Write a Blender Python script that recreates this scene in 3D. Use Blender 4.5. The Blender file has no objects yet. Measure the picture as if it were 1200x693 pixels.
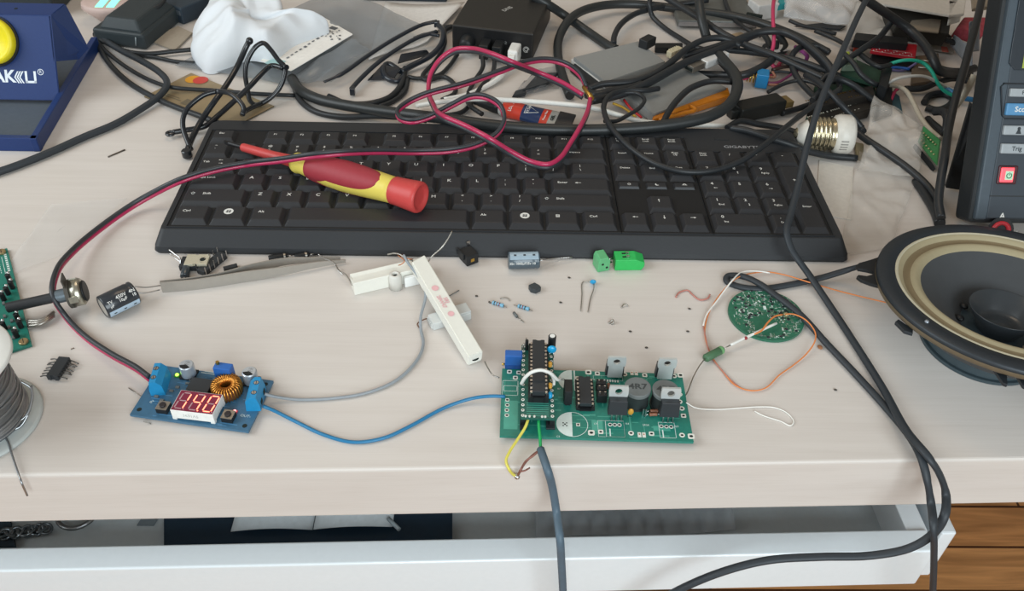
import bpy, bmesh, math, random
from mathutils import Vector as V, Matrix as M
PI=math.pi
R=math.radians
random.seed(7)
S=bpy.context.scene
COL=S.collection
Z0=750.0    # desk top above the floor, mm; everything below is in mm with z=0 on the desk top
# ------------------------------------------------------------------ camera
F,PT,RL,YW,CX,CY,CZ=[1010.0363322455889,0.7295042981687555,0.03377708977453838,0.032508622954931586,204.12071160411884,-438.3079653567334,349.43892184069915]
FW=V((math.sin(YW)*math.cos(PT),math.cos(YW)*math.cos(PT),-math.sin(PT)))
_r=V((math.cos(YW),-math.sin(YW),0)); _u=_r.cross(FW)
RT=math.cos(RL)*_r+math.sin(RL)*_u; UP=-math.sin(RL)*_r+math.cos(RL)*_u
CC=V((CX,CY,CZ))
cd=bpy.data.cameras.new('camera'); cam=bpy.data.objects.new('camera',cd); COL.objects.link(cam)
cd.sensor_width=36; cd.lens=F*36/1200; cd.clip_start=0.01; cd.clip_end=20
cam.matrix_world=M.Translation((CC+V((0,0,Z0)))*.001)@M((RT,UP,-FW)).transposed().to_4x4()
S.camera=cam
def ray(u,v): return (u-600)/F*RT+(346.5-v)/F*UP+FW
def P(u,v,z=0):
    d=ray(u,v); return CC+d*((z-CZ)/d.z)
def PY(u,v,y):
    d=ray(u,v); return CC+d*((y-CY)/d.y)
def hgt(u0,v0,u1,v1,z=0):
    "height of the point seen at u1,v1 above the point of plane z seen at u0,v0"
    return PY(u1,v1,P(u0,v0,z).y).z-z
def mmpx(p): return (V(p)-CC).dot(FW)/F
# ------------------------------------------------------------------ materials
def lin(c):
    if isinstance(c,str): c=[int(c[i:i+2],16) for i in (0,2,4)]
    return tuple((x/255/12.92 if x/255<=.04045 else ((x/255+.055)/1.055)**2.4) for x in c)+(1,)
MATS={}
def mat(name,col,rough=.5,metal=0,spec=.5,var=.12,scale=300,bump=0,trans=0,alpha=1,coat=0,emit=0,ior=1.45,sss=0):
    if name in MATS: return MATS[name]
    m=bpy.data.materials.new(name); m.use_nodes=True; nt=m.node_tree; b=nt.nodes['Principled BSDF']
    c=lin(col)
    b.inputs['Roughness'].default_value=rough; b.inputs['Metallic'].default_value=metal
    b.inputs['Specular IOR Level'].default_value=spec; b.inputs['IOR'].default_value=ior
    b.inputs['Transmission Weight'].default_value=trans; b.inputs['Alpha'].default_value=alpha
    b.inputs['Coat Weight'].default_value=coat
    if emit:
        b.inputs['Emission Color'].default_value=c; b.inputs['Emission Strength'].default_value=emit
    tc=nt.nodes.new('ShaderNodeTexCoord'); nz=nt.nodes.new('ShaderNodeTexNoise')
    nz.inputs['Scale'].default_value=scale; nz.inputs['Detail'].default_value=3
    nt.links.new(tc.outputs['Object'],nz.inputs['Vector'])
    mx=nt.nodes.new('ShaderNodeMix'); mx.data_type='RGBA'
    mx.inputs['A'].default_value=tuple(min(1,x*(1-var)) for x in c[:3])+(1,)
    mx.inputs['B'].default_value=tuple(min(1,x*(1+var)) for x in c[:3])+(1,)
    nt.links.new(nz.outputs['Fac'],mx.inputs['Factor']); nt.links.new(mx.outputs['Result'],b.inputs['Base Color'])
    if bump:
        bp=nt.nodes.new('ShaderNodeBump'); bp.inputs['Strength'].default_value=bump; bp.inputs['Distance'].default_value=.001
        nt.links.new(nz.outputs['Fac'],bp.inputs['Height']); nt.links.new(bp.outputs['Normal'],b.inputs['Normal'])
    MATS[name]=m; return m
# ------------------------------------------------------------------ mesh builder (mm)
ID=M.Identity(4)
def T(x=0,y=0,z=0): return M.Translation((x,y,z))
def RZ(a): return M.Rotation(a,4,'Z')
def RX(a): return M.Rotation(a,4,'X')
def RY(a): return M.Rotation(a,4,'Y')
def frame(o,x,z=None):
    "matrix with origin o, local x along x, local z near z"
    x=V(x).normalized(); z=V(z or (0,0,1)); y=z.cross(x)
    if y.length<1e-6: y=V((0,1,0)).cross(x)
    y.normalize(); z=x.cross(y)
    m=M((x,y,z)).transposed().to_4x4(); m.translation=V(o); return m
def spline(pts,n=6,closed=False):
    pts=[V(p) for p in pts]
    if len(pts)<3 and not closed: 
        return pts if len(pts)<2 else [pts[0].lerp(pts[1],i/n) for i in range(n+1)]
    out=[]; N=len(pts)
    rng=range(N if closed else N-1)
    for i in rng:
        p1=pts[i]; p2=pts[(i+1)%N]
        p0=pts[i-1] if (closed or i>0) else p1*2-p2
        p3=pts[(i+2)%N] if (closed or i<N-2) else p2*2-p1
        # centripetal Catmull-Rom
        t1=max((p1-p0).length,1e-4)**.5; t2=t1+max((p2-p1).length,1e-4)**.5; t3=t2+max((p3-p2).length,1e-4)**.5
        for k in range(n):
            t=t1+(t2-t1)*k/n
            a1=p0.lerp(p1,t/t1); a2=p1.lerp(p2,(t-t1)/(t2-t1)); a3=p2.lerp(p3,(t-t2)/(t3-t2))
            b1=a1.lerp(a2,t/t2); b2=a2.lerp(a3,(t-t1)/(t3-t1))
            out.append(b1.lerp(b2,(t-t1)/(t2-t1)))
    if not closed: out.append(pts[-1])
    return out
_tx={}
def text_geo(s,size=1.0,bold=0):
    k=(s,bold)
    if k not in _tx:
        cu=bpy.data.curves.new('t','FONT'); cu.body=s; cu.size=1; cu.align_x='CENTER'; cu.align_y='CENTER'; cu.resolution_u=2; cu.offset=bold
        o=bpy.data.objects.new('t',cu); COL.objects.link(o)
        dg=bpy.context.evaluated_depsgraph_get(); me=o.evaluated_get(dg).to_mesh()
        _tx[k]=([v.co.copy() for v in me.vertices],[list(p.vertices) for p in me.polygons])
        o.evaluated_get(dg).to_mesh_clear(); bpy.data.objects.remove(o); bpy.data.curves.remove(cu)
    v,f=_tx[k]; return [x*size for x in v],f
class MB:
    def __init__(s,m=None): s.v=[];s.f=[];s.fm=[];s.sm=[];s.mats=[];s.m=(m or ID).copy(); s.cur=0
    def use(s,m):
        if m not in s.mats: s.mats.append(m)
        s.cur=s.mats.index(m); return s
    def add(s,vs,fs,m=None,smooth=False):
        t=s.m@m if m is not None else s.m
        o=len(s.v); s.v+= [t@V(p) for p in vs]
        for f in fs: s.f.append([i+o for i in f]); s.fm.append(s.cur); s.sm.append(smooth)
        return s
    def box(s,x0,x1,y0,y1,z0,z1,m=None,bev=0,seg=2):
        if bev<=0:
            vs=[(x,y,z) for x in (x0,x1) for y in (y0,y1) for z in (z0,z1)]
            return s.add(vs,[(0,1,3,2),(4,6,7,5),(0,4,5,1),(2,3,7,6),(0,2,6,4),(1,5,7,3)],m)
        bm=bmesh.new(); bmesh.ops.create_cube(bm,size=1)
        for v in bm.verts: v.co=V((x0+(x1-x0)*(v.co.x+.5),y0+(y1-y0)*(v.co.y+.5),z0+(z1-z0)*(v.co.z+.5)))
        bmesh.ops.bevel(bm,geom=bm.edges[:],offset=bev,segments=seg,affect='EDGES',profile=.5)
        bm.verts.index_update(); vs=[v.co.copy() for v in bm.verts]; fs=[[v.index for v in f.verts] for f in bm.faces]; bm.free()
        return s.add(vs,fs,m,False)
    def frustum(s,a,b,z0,z1,m=None,bev=0):
        "a,b = (x0,x1,y0,y1) bottom / top rectangles"
        bm=bmesh.new(); vs=[bm.verts.new((x,y,z)) for (r,z) in ((a,z0),(b,z1)) for (x,y) in ((r[0],r[2]),(r[1],r[2]),(r[1],r[3]),(r[0],r[3]))]
        for f in ((3,2,1,0),(4,5,6,7),(0,1,5,4),(1,2,6,5),(2,3,7,6),(3,0,4,7)): bm.faces.new([vs[i] for i in f])
        if bev: bmesh.ops.bevel(bm,geom=bm.edges[:],offset=bev,segments=2,affect='EDGES',profile=.5)
        bm.verts.index_update(); v=[x.co.copy() for x in bm.verts]; f=[[x.index for x in g.verts] for g in bm.faces]; bm.free()
        return s.add(v,f,m)
    def prism(s,poly,z0,z1,m=None,bev=0):
        bm=bmesh.new(); n=len(poly)
        a=sum(poly[i][0]*poly[(i+1)%n][1]-poly[(i+1)%n][0]*poly[i][1] for i in range(n))
        if a<0: poly=poly[::-1]
        lo=[bm.verts.new((p[0],p[1],z0)) for p in poly]; hi=[bm.verts.new((p[0],p[1],z1)) for p in poly]
        bm.faces.new(lo[::-1]); bm.faces.new(hi)
        for i in range(n): bm.faces.new((lo[i],lo[(i+1)%n],hi[(i+1)%n],hi[i]))
        if bev: bmesh.ops.bevel(bm,geom=bm.edges[:],offset=bev,segments=2,affect='EDGES',profile=.5)
        bmesh.ops.triangulate(bm,faces=[f for f in bm.faces if len(f.verts)>4])
        bm.verts.index_update(); v=[x.co.copy() for x in bm.verts]; f=[[x.index for x in g.verts] for g in bm.faces]; bm.free()
        return s.add(v,f,m)
    def lathe(s,prof,m=None,n=32,smooth=True,a0=0,a1=2*PI,ell=1.0):
        "prof = [(r,z)...] turned about z"
        full=abs(a1-a0-2*PI)<1e-6; vs=[];fs=[]; k=n if full else n+1
        for i in range(k):
            a=a0+(a1-a0)*i/n; c,d=math.cos(a),math.sin(a)
            for r,z in prof: vs.append((r*c,r*d*ell,z))
        L=len(prof)
        for i in range(n):
            j=(i+1)%k
            for q in range(L-1): fs.append((i*L+q,j*L+q,j*L+q+1,i*L+q+1))
        return s.add(vs,fs,m,smooth)
    def cyl(s,r,z0,z1,m=None,n=20,r2=None,bev=0):
        r2=r if r2 is None else r2
        p=[(0,z0),(r-bev,z0),(r,z0+bev),(r2,z1-bev),(r2-bev,z1),(0,z1)] if bev else [(0,z0),(r,z0),(r,z0),(r2,z1),(r2,z1),(0,z1)]
        # flat caps, smooth side
        s.lathe([p[0],p[1]],m,n,False)
        if bev: s.lathe(p[1:3],m,n,True)
        s.lathe([p[2],p[3]],m,n,True)
        if bev: s.lathe(p[3:5],m,n,True)
        return s.lathe([p[4],p[5]],m,n,False)
    def ball(s,r,m=None,n=16,sz=1.0,k=10):
        return s.lathe([(r*math.sin(PI*i/k),-r*sz*math.cos(PI*i/k)) for i in range(k+1)],m,n)
    def torus(s,R0,r,m=None,n=40,k=12):
        return s.lathe([(R0+r*math.cos(2*PI*i/k),r*math.sin(2*PI*i/k)) for i in range(k+1)],m,n)
    def tube(s,pts,r,n=10,flat=1.0,up=None,closed=False,cap=True,smooth=True,twist=None):
        "sweep a circle (or ellipse: width r, height r*flat) along pts; r may be a list"
        pts=[V(p) for p in pts]; N=len(pts); vs=[];fs=[]
        rs=r if isinstance(r,(list,tuple)) else [r]*N
        pn=None
        for i in range(N):
            a=pts[i-1] if (i or closed) else pts[i]; b=pts[(i+1)%N] if (i<N-1 or closed) else pts[i]
            t=(b-a); t=t.normalized() if t.length>1e-9 else V((1,0,0))
            if up is not None:
                sd=t.cross(V(up)); 
                if sd.length<.05: sd=pn or V((1,0,0))
                sd.normalize()
            else:
                sd=(pn or (t.cross(V((0,0,1))) if abs(t.z)<.95 else V((1,0,0)))); sd=(sd-t*sd.dot(t)); sd.normalize()
            pn=sd; nn=sd.cross(t)
            if twist: 
                w=twist[i] if isinstance(twist,(list,tuple)) else twist
                sd,nn=sd*math.cos(w)+nn*math.sin(w), nn*math.cos(w)-sd*math.sin(w)
            for k in range(n):
                an=2*PI*k/n; vs.append(pts[i]+sd*(rs[i]*math.cos(an))+nn*(rs[i]*flat*math.sin(an)))
        for i in range(N if closed else N-1):
            j=(i+1)%N
            for k in range(n): fs.append((i*n+k,i*n+(k+1)%n,j*n+(k+1)%n,j*n+k))
        s.add(vs,fs,None,smooth)
        if cap and not closed:
            s.f.append([len(s.v)-len(vs)+k for k in range(n)][::-1]); s.fm.append(s.cur); s.sm.append(False)
            s.f.append([len(s.v)-n+k for k in range(n)]); s.fm.append(s.cur); s.sm.append(False)
        return s
    def text(s,t,size,m=None,bold=0.0,sx=1.0):
        v,f=text_geo(t,size,bold)
        return s.add([(x.x*sx,x.y,0) for x in v],f,m)
    def ring(s,r0,r1,z=0,m=None,n=20,a0=0,a1=2*PI):
        return s.lathe([(r1,z),(r0,z)],m,n,False,a0,a1)
    def disc(s,r,z=0,m=None,n=20,a0=0,a1=2*PI):
        return s.lathe([(r,z),(0,z)],m,n,False,a0,a1)
    def quad(s,x0,x1,y0,y1,z=0,m=None): return s.add([(x0,y0,z),(x1,y0,z),(x1,y1,z),(x0,y1,z)],[(0,1,2,3)],m)
    def grid(s,fn,nu,nv,smooth=True,m=None,solid=0):
        "surface fn(u,v)->point over the unit square"
        vs=[V(fn(i/nu,j/nv)) for j in range(nv+1) for i in range(nu+1)]
        fs=[(j*(nu+1)+i,j*(nu+1)+i+1,(j+1)*(nu+1)+i+1,(j+1)*(nu+1)+i) for j in range(nv) for i in range(nu)]
        return s.add(vs,fs,m,smooth)
    def build(s,name,m=None,parent=None,loc=None,solid=0,sub=0,bevel=0):
        """one object; parent given: a part in the parent's frame"""
        if m is not None and not s.mats: s.mats=[m]
        me=bpy.data.meshes.new(name); 
        o=bpy.data.objects.new(name,me); COL.objects.link(o)
        if parent is not None:
            org=V(parent['_o']); o.parent=parent; 
        else:
            if loc is None:
                lo=[min(p[i] for p in s.v) for i in range(3)]; hi=[max(p[i] for p in s.v) for i in range(3)]
                loc=((lo[0]+hi[0])/2,(lo[1]+hi[1])/2,lo[2])
            org=V(loc); o.location=(org+V((0,0,Z0)))*.001
        o['_o']=tuple(org)
        me.from_pydata([((p-org)*.001)[:] for p in s.v],[],s.f)
        for mm in s.mats: me.materials.append(mm)
        me.polygons.foreach_set('material_index',s.fm if len(s.mats)>1 else [0]*len(s.f)); me.polygons.foreach_set('use_smooth',s.sm)
        me.update()
        if solid:
            md=o.modifiers.new('thickness','SOLIDIFY'); md.thickness=solid*.001; md.offset=0
        if sub:
            md=o.modifiers.new('smooth','SUBSURF'); md.levels=sub; md.render_levels=sub
        return o
def empty(name,loc):
    o=bpy.data.objects.new(name,None); COL.objects.link(o); o.location=(V(loc)+V((0,0,Z0)))*.001; o['_o']=tuple(V(loc)); o.empty_display_size=.01
    return o
def tag(o,label,cat,group=None,kind=None):
    o['label']=label; o['category']=cat
    if group: o['group']=group
    if kind: o['kind']=kind
    return o
def thing(name,loc,label,cat,group=None): return tag(empty(name,loc),label,cat,group)
def px(pts,z=0): return [P(p[0],p[1],p[2] if len(p)>2 else z) for p in pts]
# common materials
BLK=mat('black_plastic','1f2123',.45,spec=.4)
CAB=mat('black_cable_jacket','26292c',.42,spec=.45,var=.2)
CAB2=mat('charcoal_cable_jacket','31363b',.5,spec=.4)
MET=mat('tinned_metal','c8c8c8',.28,1)
STEEL=mat('dull_steel','a9a59e',.4,1)
WHT=mat('white_plastic','e6e6e2',.42)
GOLD=mat('gold_pin','c9a455',.3,1)
COPP=mat('copper_wire','b86a3a',.35,1)
IVORY=mat('pad_white','dcdcd4',.5)
BLUET=mat('terminal_blue','2389bd',.45)
PRINT=mat('legend_print','d8d8d4',.6)
def cable(name,label,pts,r,m=None,cat='cable',flat=1.0,n=6,group=None,k=10,up=None,twist=None):
    b=MB().use(m or CAB); b.tube(spline(pts,n),r,k,flat,up,twist=twist)
    return tag(b.build(name),label,cat,group)
# ------------------------------------------------------------------ desk, floor, drawer, light
def wood_mat():
    m=bpy.data.materials.new('bleached_oak_laminate'); m.use_nodes=True; nt=m.node_tree; b=nt.nodes['Principled BSDF']; L=nt.links.new
    tc=nt.nodes.new('ShaderNodeTexCoord')
    def noise(sc,scale,det,dist=0):
        mp=nt.nodes.new('ShaderNodeMapping'); mp.inputs['Scale'].default_value=sc; L(tc.outputs['Object'],mp.inputs['Vector'])
        n=nt.nodes.new('ShaderNodeTexNoise'); n.inputs['Scale'].default_value=scale; n.inputs['Detail'].default_value=det; n.inputs['Distortion'].default_value=dist; L(mp.outputs['Vector'],n.inputs['Vector']); return n
    n1=noise((1.2,28,28),8,5,.3); n2=noise((.6,5,5),5,3,1.2); n3=noise((3,160,160),9,2)
    r=nt.nodes.new('ShaderNodeValToRGB'); r.color_ramp.elements[0].position=.3; r.color_ramp.elements[1].position=.72
    r.color_ramp.elements[0].color=lin('cac2bb'); r.color_ramp.elements[1].color=lin('d4cdc7')
    L(n1.outputs['Fac'],r.inputs['Fac'])
    r2=nt.nodes.new('ShaderNodeValToRGB'); r2.color_ramp.elements[0].position=.35; r2.color_ramp.elements[1].position=.6
    r2.color_ramp.elements[0].color=lin('cdc6c0'); r2.color_ramp.elements[1].color=lin('d4cec8')
    L(n2.outputs['Fac'],r2.inputs['Fac'])
    mx=nt.nodes.new('ShaderNodeMix'); mx.data_type='RGBA'; mx.inputs['Factor'].default_value=.5; L(r.outputs['Color'],mx.inputs['A']); L(r2.outputs['Color'],mx.inputs['B'])
    r3=nt.nodes.new('ShaderNodeValToRGB'); r3.color_ramp.elements[0].position=.3; r3.color_ramp.elements[1].position=.5
    r3.color_ramp.elements[0].color=(.94,.93,.92,1); r3.color_ramp.elements[1].color=(1,1,1,1); L(n3.outputs['Fac'],r3.inputs['Fac'])
    m2=nt.nodes.new('ShaderNodeMix'); m2.data_type='RGBA'; m2.blend_type='MULTIPLY'; m2.inputs['Factor'].default_value=.6
    L(mx.outputs['Result'],m2.inputs['A']); L(r3.outputs['Color'],m2.inputs['B']); L(m2.outputs['Result'],b.inputs['Base Color'])
    b.inputs['Roughness'].default_value=.42; b.inputs['Specular IOR Level'].default_value=.35
    bp=nt.nodes.new('ShaderNodeBump'); bp.inputs['Strength'].default_value=.08; bp.inputs['Distance'].default_value=.0005; L(n3.outputs['Fac'],bp.inputs['Height']); L(bp.outputs['Normal'],b.inputs['Normal'])
    return m
def floor_mat():
    m=bpy.data.materials.new('brown_laminate_floor'); m.use_nodes=True; nt=m.node_tree; b=nt.nodes['Principled BSDF']; L=nt.links.new
    tc=nt.nodes.new('ShaderNodeTexCoord'); br=nt.nodes.new('ShaderNodeTexBrick'); L(tc.outputs['Object'],br.inputs['Vector'])
    br.inputs['Color1'].default_value=lin('e2aa70'); br.inputs['Color2'].default_value=lin('cd9560'); br.inputs['Mortar'].default_value=lin('5a3820')
    br.inputs['Scale'].default_value=1; br.inputs['Mortar Size'].default_value=.002; br.inputs['Brick Width'].default_value=.5; br.inputs['Row Height'].default_value=.07; br.offset=.37
    mp=nt.nodes.new('ShaderNodeMapping'); mp.inputs['Scale'].default_value=(2.5,30,1); L(tc.outputs['Object'],mp.inputs['Vector'])
    n=nt.nodes.new('ShaderNodeTexNoise'); n.inputs['Scale'].default_value=2; n.inputs['Detail'].default_value=6; n.inputs['Distortion'].default_value=.8; L(mp.outputs['Vector'],n.inputs['Vector'])
    r=nt.nodes.new('ShaderNodeValToRGB'); r.color_ramp.elements[0].position=.3; r.color_ramp.elements[1].position=.7; r.color_ramp.elements[0].color=(.5,.45,.4,1); r.color_ramp.elements[1].color=(1.15,1.1,1.05,1)
    L(n.outputs['Fac'],r.inputs['Fac'])
    x=nt.nodes.new('ShaderNodeMix'); x.data_type='RGBA'; x.blend_type='MULTIPLY'; x.inputs['Factor'].default_value=1; L(br.outputs['Color'],x.inputs['A']); L(r.outputs['Color'],x.inputs['B']); L(x.outputs['Result'],b.inputs['Base Color'])
    b.inputs['Roughness'].default_value=.35
    return m
WOOD=wood_mat()
fl=MB().use(floor_mat()).box(-2200,2600,-2200,2000,-800,-750).build('floor'); fl['kind']='structure'
wb=MB().use(mat('wall_paint','8f877d',.8,scale=20)).box(-2200,2600,720,820,-750,1900).build('wall_back'); wb['kind']='structure'
wr=MB().use(mat('wall_paint','8f877d',.8,scale=20)).box(1150,1250,-600,720,-750,1900).build('added_wall_right'); wr['kind']='structure'  # added wall out of view, blocks ambient light from the right
# desk: rotated a touch against the keyboard
DA=P(0,561); DB=P(1199,541); DR=math.atan2(DB.y-DA.y,DB.x-DA.x)
DM=T(*P(600,548))@RZ(DR)          # local x along the front edge, y into the desk
TB=39.5
desk=thing('desk',DM@V((80,350,-750)),'pale bleached oak desk under all the electronics clutter','desk')
b=MB(DM).use(WOOD); b.box(-800,900,0,700,-TB,0,bev=1.6,seg=3); b.build('desktop',None,desk)
for x in (-790,870): MB(DM).use(WOOD).box(x,x+20,40,660,-750,-TB).build('side_panel',None,desk)
# shallow white pull-out drawer
DW=mat('white_lacquer','dfe6ea',.3,coat=.3,var=.03)
DWG=mat('grey_lacquer','ccd6da',.4,var=.05)
zt=-76.0
yr=(DM.inverted()@P(600,630,zt)).y; yf=(DM.inverted()@P(600,657,zt)).y
xr=(DM.inverted()@P(1087,622,zt)).x
drw=thing('drawer',DM@V((0,150,-112)),'shallow white drawer pulled open under the front of the desk','drawer')
b=MB(DM).use(DW); b.box(-480,xr,yf,yr,zt-36,zt,bev=1.2,seg=3); b.build('front_panel',None,drw)
x0=(DM.inverted()@P(1046,600,zt-8)).x; x1=(DM.inverted()@P(1070,600,zt-8)).x
b=MB(DM).use(DWG); b.box(-470,x1,yr,330,zt-33,zt-29); b.build('drawer_bottom',None,drw)
b=MB(DM).use(DW); b.box(x0,x1,yr,330,zt-29,zt-2,bev=.6); b.build('drawer_side',None,drw)
b=MB(DM).use(DW); b.box(-470,-456,yr,330,zt-29,zt-2,bev=.6); b.build('drawer_side',None,drw)
# the hanging cheek at the drawer's end
q=DM.inverted()@P(1122,625,zt); q2=DM.inverted()@PY(1101,675,P(1122,625,zt).y)
chk=MB(DM).use(DW); chk.box(q.x-9,q.x,q.y,380,q2.z,zt,bev=1.2,seg=2)
chk.box(q.x-9,q.x,60,380,zt,-TB-.3); 
tag(chk.build('runner_cheek'),'white upright cheek board that carries the drawer, under the desk by the floor','board')
b=MB(DM).use(mat('dark_runner','33424c',.35,.6)); b.box(x1+1,q.x-9,yr+6,330,zt-26,zt-14); tag(b.build('drawer_runner'),'dark metal drawer runner between drawer side and white cheek board','runner')
# ------------------------------------------------------------------ light: a bright overcast window in front and to the right, a soft room, two added fills
S.view_settings.view_transform='Standard'; S.view_settings.look='None'; S.view_settings.gamma=1; S.view_settings.use_curve_mapping=False
S.view_settings.exposure=0
w=bpy.data.worlds.new('room_light'); S.world=w; w.use_nodes=True
bg=w.node_tree.nodes['Background']; bg.inputs['Color'].default_value=(1,.91,.82,1); bg.inputs['Strength'].default_value=.34
def area(name,loc,target,sx,sy,power,col):
    l=bpy.data.lights.new(name,'AREA'); l.shape='RECTANGLE'; l.size=sx; l.size_y=sy; l.energy=power; l.color=col
    o=bpy.data.objects.new(name,l); COL.objects.link(o); o.location=loc
    o.rotation_euler=(V(target)-V(loc)).to_track_quat('-Z','Y').to_euler(); return o
area('window_daylight',(0.50,-1.3,1.34),(0.15,-.05,.75),1.0,.8,17.8,(.84,.95,1))
area('side_fill_light',(-1.1,-.25,1.6),(0.0,0.05,.75),1.1,.9,15.5,(.89,.97,1))  # added fill without a known source, brightens the desk's left
area('back_fill_light',(0.12,0.62,2.0),(0.3,.3,.75),.6,.6,3.8,(1,.78,.55))  # added warm fill from above, lifts the back of the desk
# things lying in the open drawer, seen through the gap under the desk top
zd=-104.6
def dq(u,v,z=zd): return P(u,v,z)
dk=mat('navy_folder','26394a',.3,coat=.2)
def flat4(u0,u1,v0,v1,z,th,m_,name,label,cat,skew=0):
    a,b_,c,d=P(u0,v1,z),P(u1,v1,z),P(u1+skew,v0,z),P(u0+skew,v0,z)
    bb=MB().use(m_); bb.add([a,b_,c,d]+[p+V((0,0,-th)) for p in (a,b_,c,d)],[(0,1,2,3),(7,6,5,4),(0,4,5,1),(1,5,6,2),(2,6,7,3),(3,7,4,0)]); return tag(bb.build(name),label,cat)
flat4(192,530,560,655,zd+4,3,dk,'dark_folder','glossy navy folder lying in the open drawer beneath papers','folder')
PAP=mat('paper_white','d3dde2',.6)
b=MB().use(PAP); p0,p1=P(270,622,zd+7),P(366,620,zd+7); b.grid(lambda u,v:p0.lerp(p1,u)+V((0,v*60,-1.2+2.2*math.sin(u*PI))),12,2); tag(b.build('paper_sheet',solid=.3),'white paper sheet on the dark folder in the drawer, with a curved edge','paper')
b=MB().use(PAP); p2,p3=P(367,620,zd+8),P(460,617,zd+8); b.grid(lambda u,v:p2.lerp(p3,u)+V((0,v*60,-.8+1.8*math.sin(u*PI))),12,2); tag(b.build('paper_sheet',solid=.3),'second white paper sheet on the dark folder in the drawer, beside a bright strip','paper')
b=MB().use(mat('strip_pale','b6c6cf',.4)); b.tube([P(455,608,zd+9),P(468,621,zd+9)],1.3,6); tag(b.build('pale_strip'),'pale thin strip crossing the dark folder in the drawer','strip')
bb=MB().use(mat('bubble_film','b4bcc2',.12,alpha=.7,var=.3,scale=60)); q0,q1=P(628,632,zd+5),P(862,622,zd+5)
def bub(u,v): p=q0.lerp(q1,u)+V((0,v*70,0)); p.z+=3*abs(math.sin(u*34))*abs(math.sin(v*11))+2*math.sin(u*7+v*3); return p
bb.grid(bub,90,24); tag(bb.build('bubble_wrap'),'shiny bubble wrap lying in the drawer under the green board','bubble wrap')
b=MB().use(mat('ring_metal','8d9092',.3,.9)); b.torus(11,1.5,T(*P(91,601,zd+6)),36,8); tag(b.build('metal_ring'),'plain metal ring lying in the drawer near the solder reel end','ring')
b=MB().use(mat('chain_metal','7d858a',.3,.9))
for i in range(13): b.torus(3.2,.9,T(*(P(2+i*4.3,627-i*.6,zd+5)))@RZ(i*.9)@RX(R(35 if i%2 else -30)),14,6)
tag(b.build('chain'),'small metal link chain lying in the drawer corner below the reel','chain')
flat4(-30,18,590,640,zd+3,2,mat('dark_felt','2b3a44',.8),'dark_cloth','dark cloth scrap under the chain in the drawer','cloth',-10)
flat4(160,180,604,616,zd+1,.6,mat('grey_slip','7f8b92',.6),'grey_slip','small grey slip of paper in the drawer beside the dark folder','paper',8)
# ------------------------------------------------------------------ keyboard
KU=19.05
KB=mat('keyboard_black','2c2e31',.5,spec=.4,var=.1,scale=900,bump=.05)
KK=mat('keycap_black','2a2b2e',.48,spec=.45,var=.12,scale=1200,bump=.06)
kb=thing('keyboard',(212,55,0),'long black wired computer keyboard with white key legends across the desk','keyboard')
# outline (top plane 13 mm)
b=MB().use(KB)
def rr(x0,x1,y0,y1,rf,rb,n=6):
    o=[]
    for (cx,cy,a,r) in ((x1-rf,y0+rf,-90,rf),(x1-rb,y1-rb,0,rb),(x0+rb,y1-rb,90,rb),(x0+rf,y0+rf,180,rf)):
        for i in range(n+1): t=R(a+90*i/n); o.append((cx+r*math.cos(t),cy+r*math.sin(t)))
    return o
def loft(b,loops):
    n=len(loops[0][0]); vs=[(p[0],p[1],z) for (lp,z) in loops for p in lp]; fs=[]
    for k in range(len(loops)-1):
        for i in range(n): fs.append((k*n+i,k*n+(i+1)%n,(k+1)*n+(i+1)%n,(k+1)*n+i))
    fs.append(tuple(range(n))[::-1]); fs.append(tuple((len(loops)-1)*n+i for i in range(n)))
    b.add(vs,fs)
KX0,KX1,KY0,KY1=-9.2,434,-12.5,133.5
loft(b,[(rr(KX0+1,KX1-1,KY0+1,KY1-1,3,9),0),(rr(KX0,KX1,KY0,KY1,3.5,10),2),(rr(KX0+.5,KX1-.5,KY0+1,KY1-.5,4,10),5),
  (rr(KX0+4,KX1-4,KY0+9,KY1-3.5,3,8),13),(rr(KX0+4.6,KX1-4.6,KY0+9.6,KY1-4.2,3,8),13.2)])
b.build('case',None,kb)
# raised rims round the key wells
WL=[(-1.4,15*KU+.9,-1.2,115.5,'main'),(15*KU+1.6,18.12*KU+.6,-1.2,115.5,'nav'),(18.12*KU+1.3,22.22*KU+.9,-1.2,96.5,'pad')]
b=MB().use(KB)
for x0,x1,y0,y1,_ in WL:
    for q in ((x0-.5,x1+.5,y0-.7,y0),(x0-.5,x1+.5,y1,y1+.7),(x0-.6,x0,y0,y1),(x1,x1+.6,y0,y1)): b.box(q[0],q[1],q[2],q[3],13,13.9)
b.build('key_well_rim',None,kb)
b=MB().use(mat('keyboard_well','141517',.7))
for x0,x1,y0,y1,_ in WL: b.box(x0,x1,y0,y1,13,13.25)
b.build('key_bed',None,kb)
KTOP=16.0
def arrow(b,m,d,s=1.0):
    mm=m@RZ({'r':0,'u':PI/2,'l':PI,'d':-PI/2}[d])
    b.add([(x*s,y*s,0) for x,y in ((-1.9,-.22),(.5,-.22),(.5,.22),(-1.9,.22))],[(0,1,2,3)],mm)
    b.add([(x*s,y*s,0) for x,y in ((.3,-.85),(1.9,0),(.3,.85))],[(0,1,2)],mm)
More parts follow.
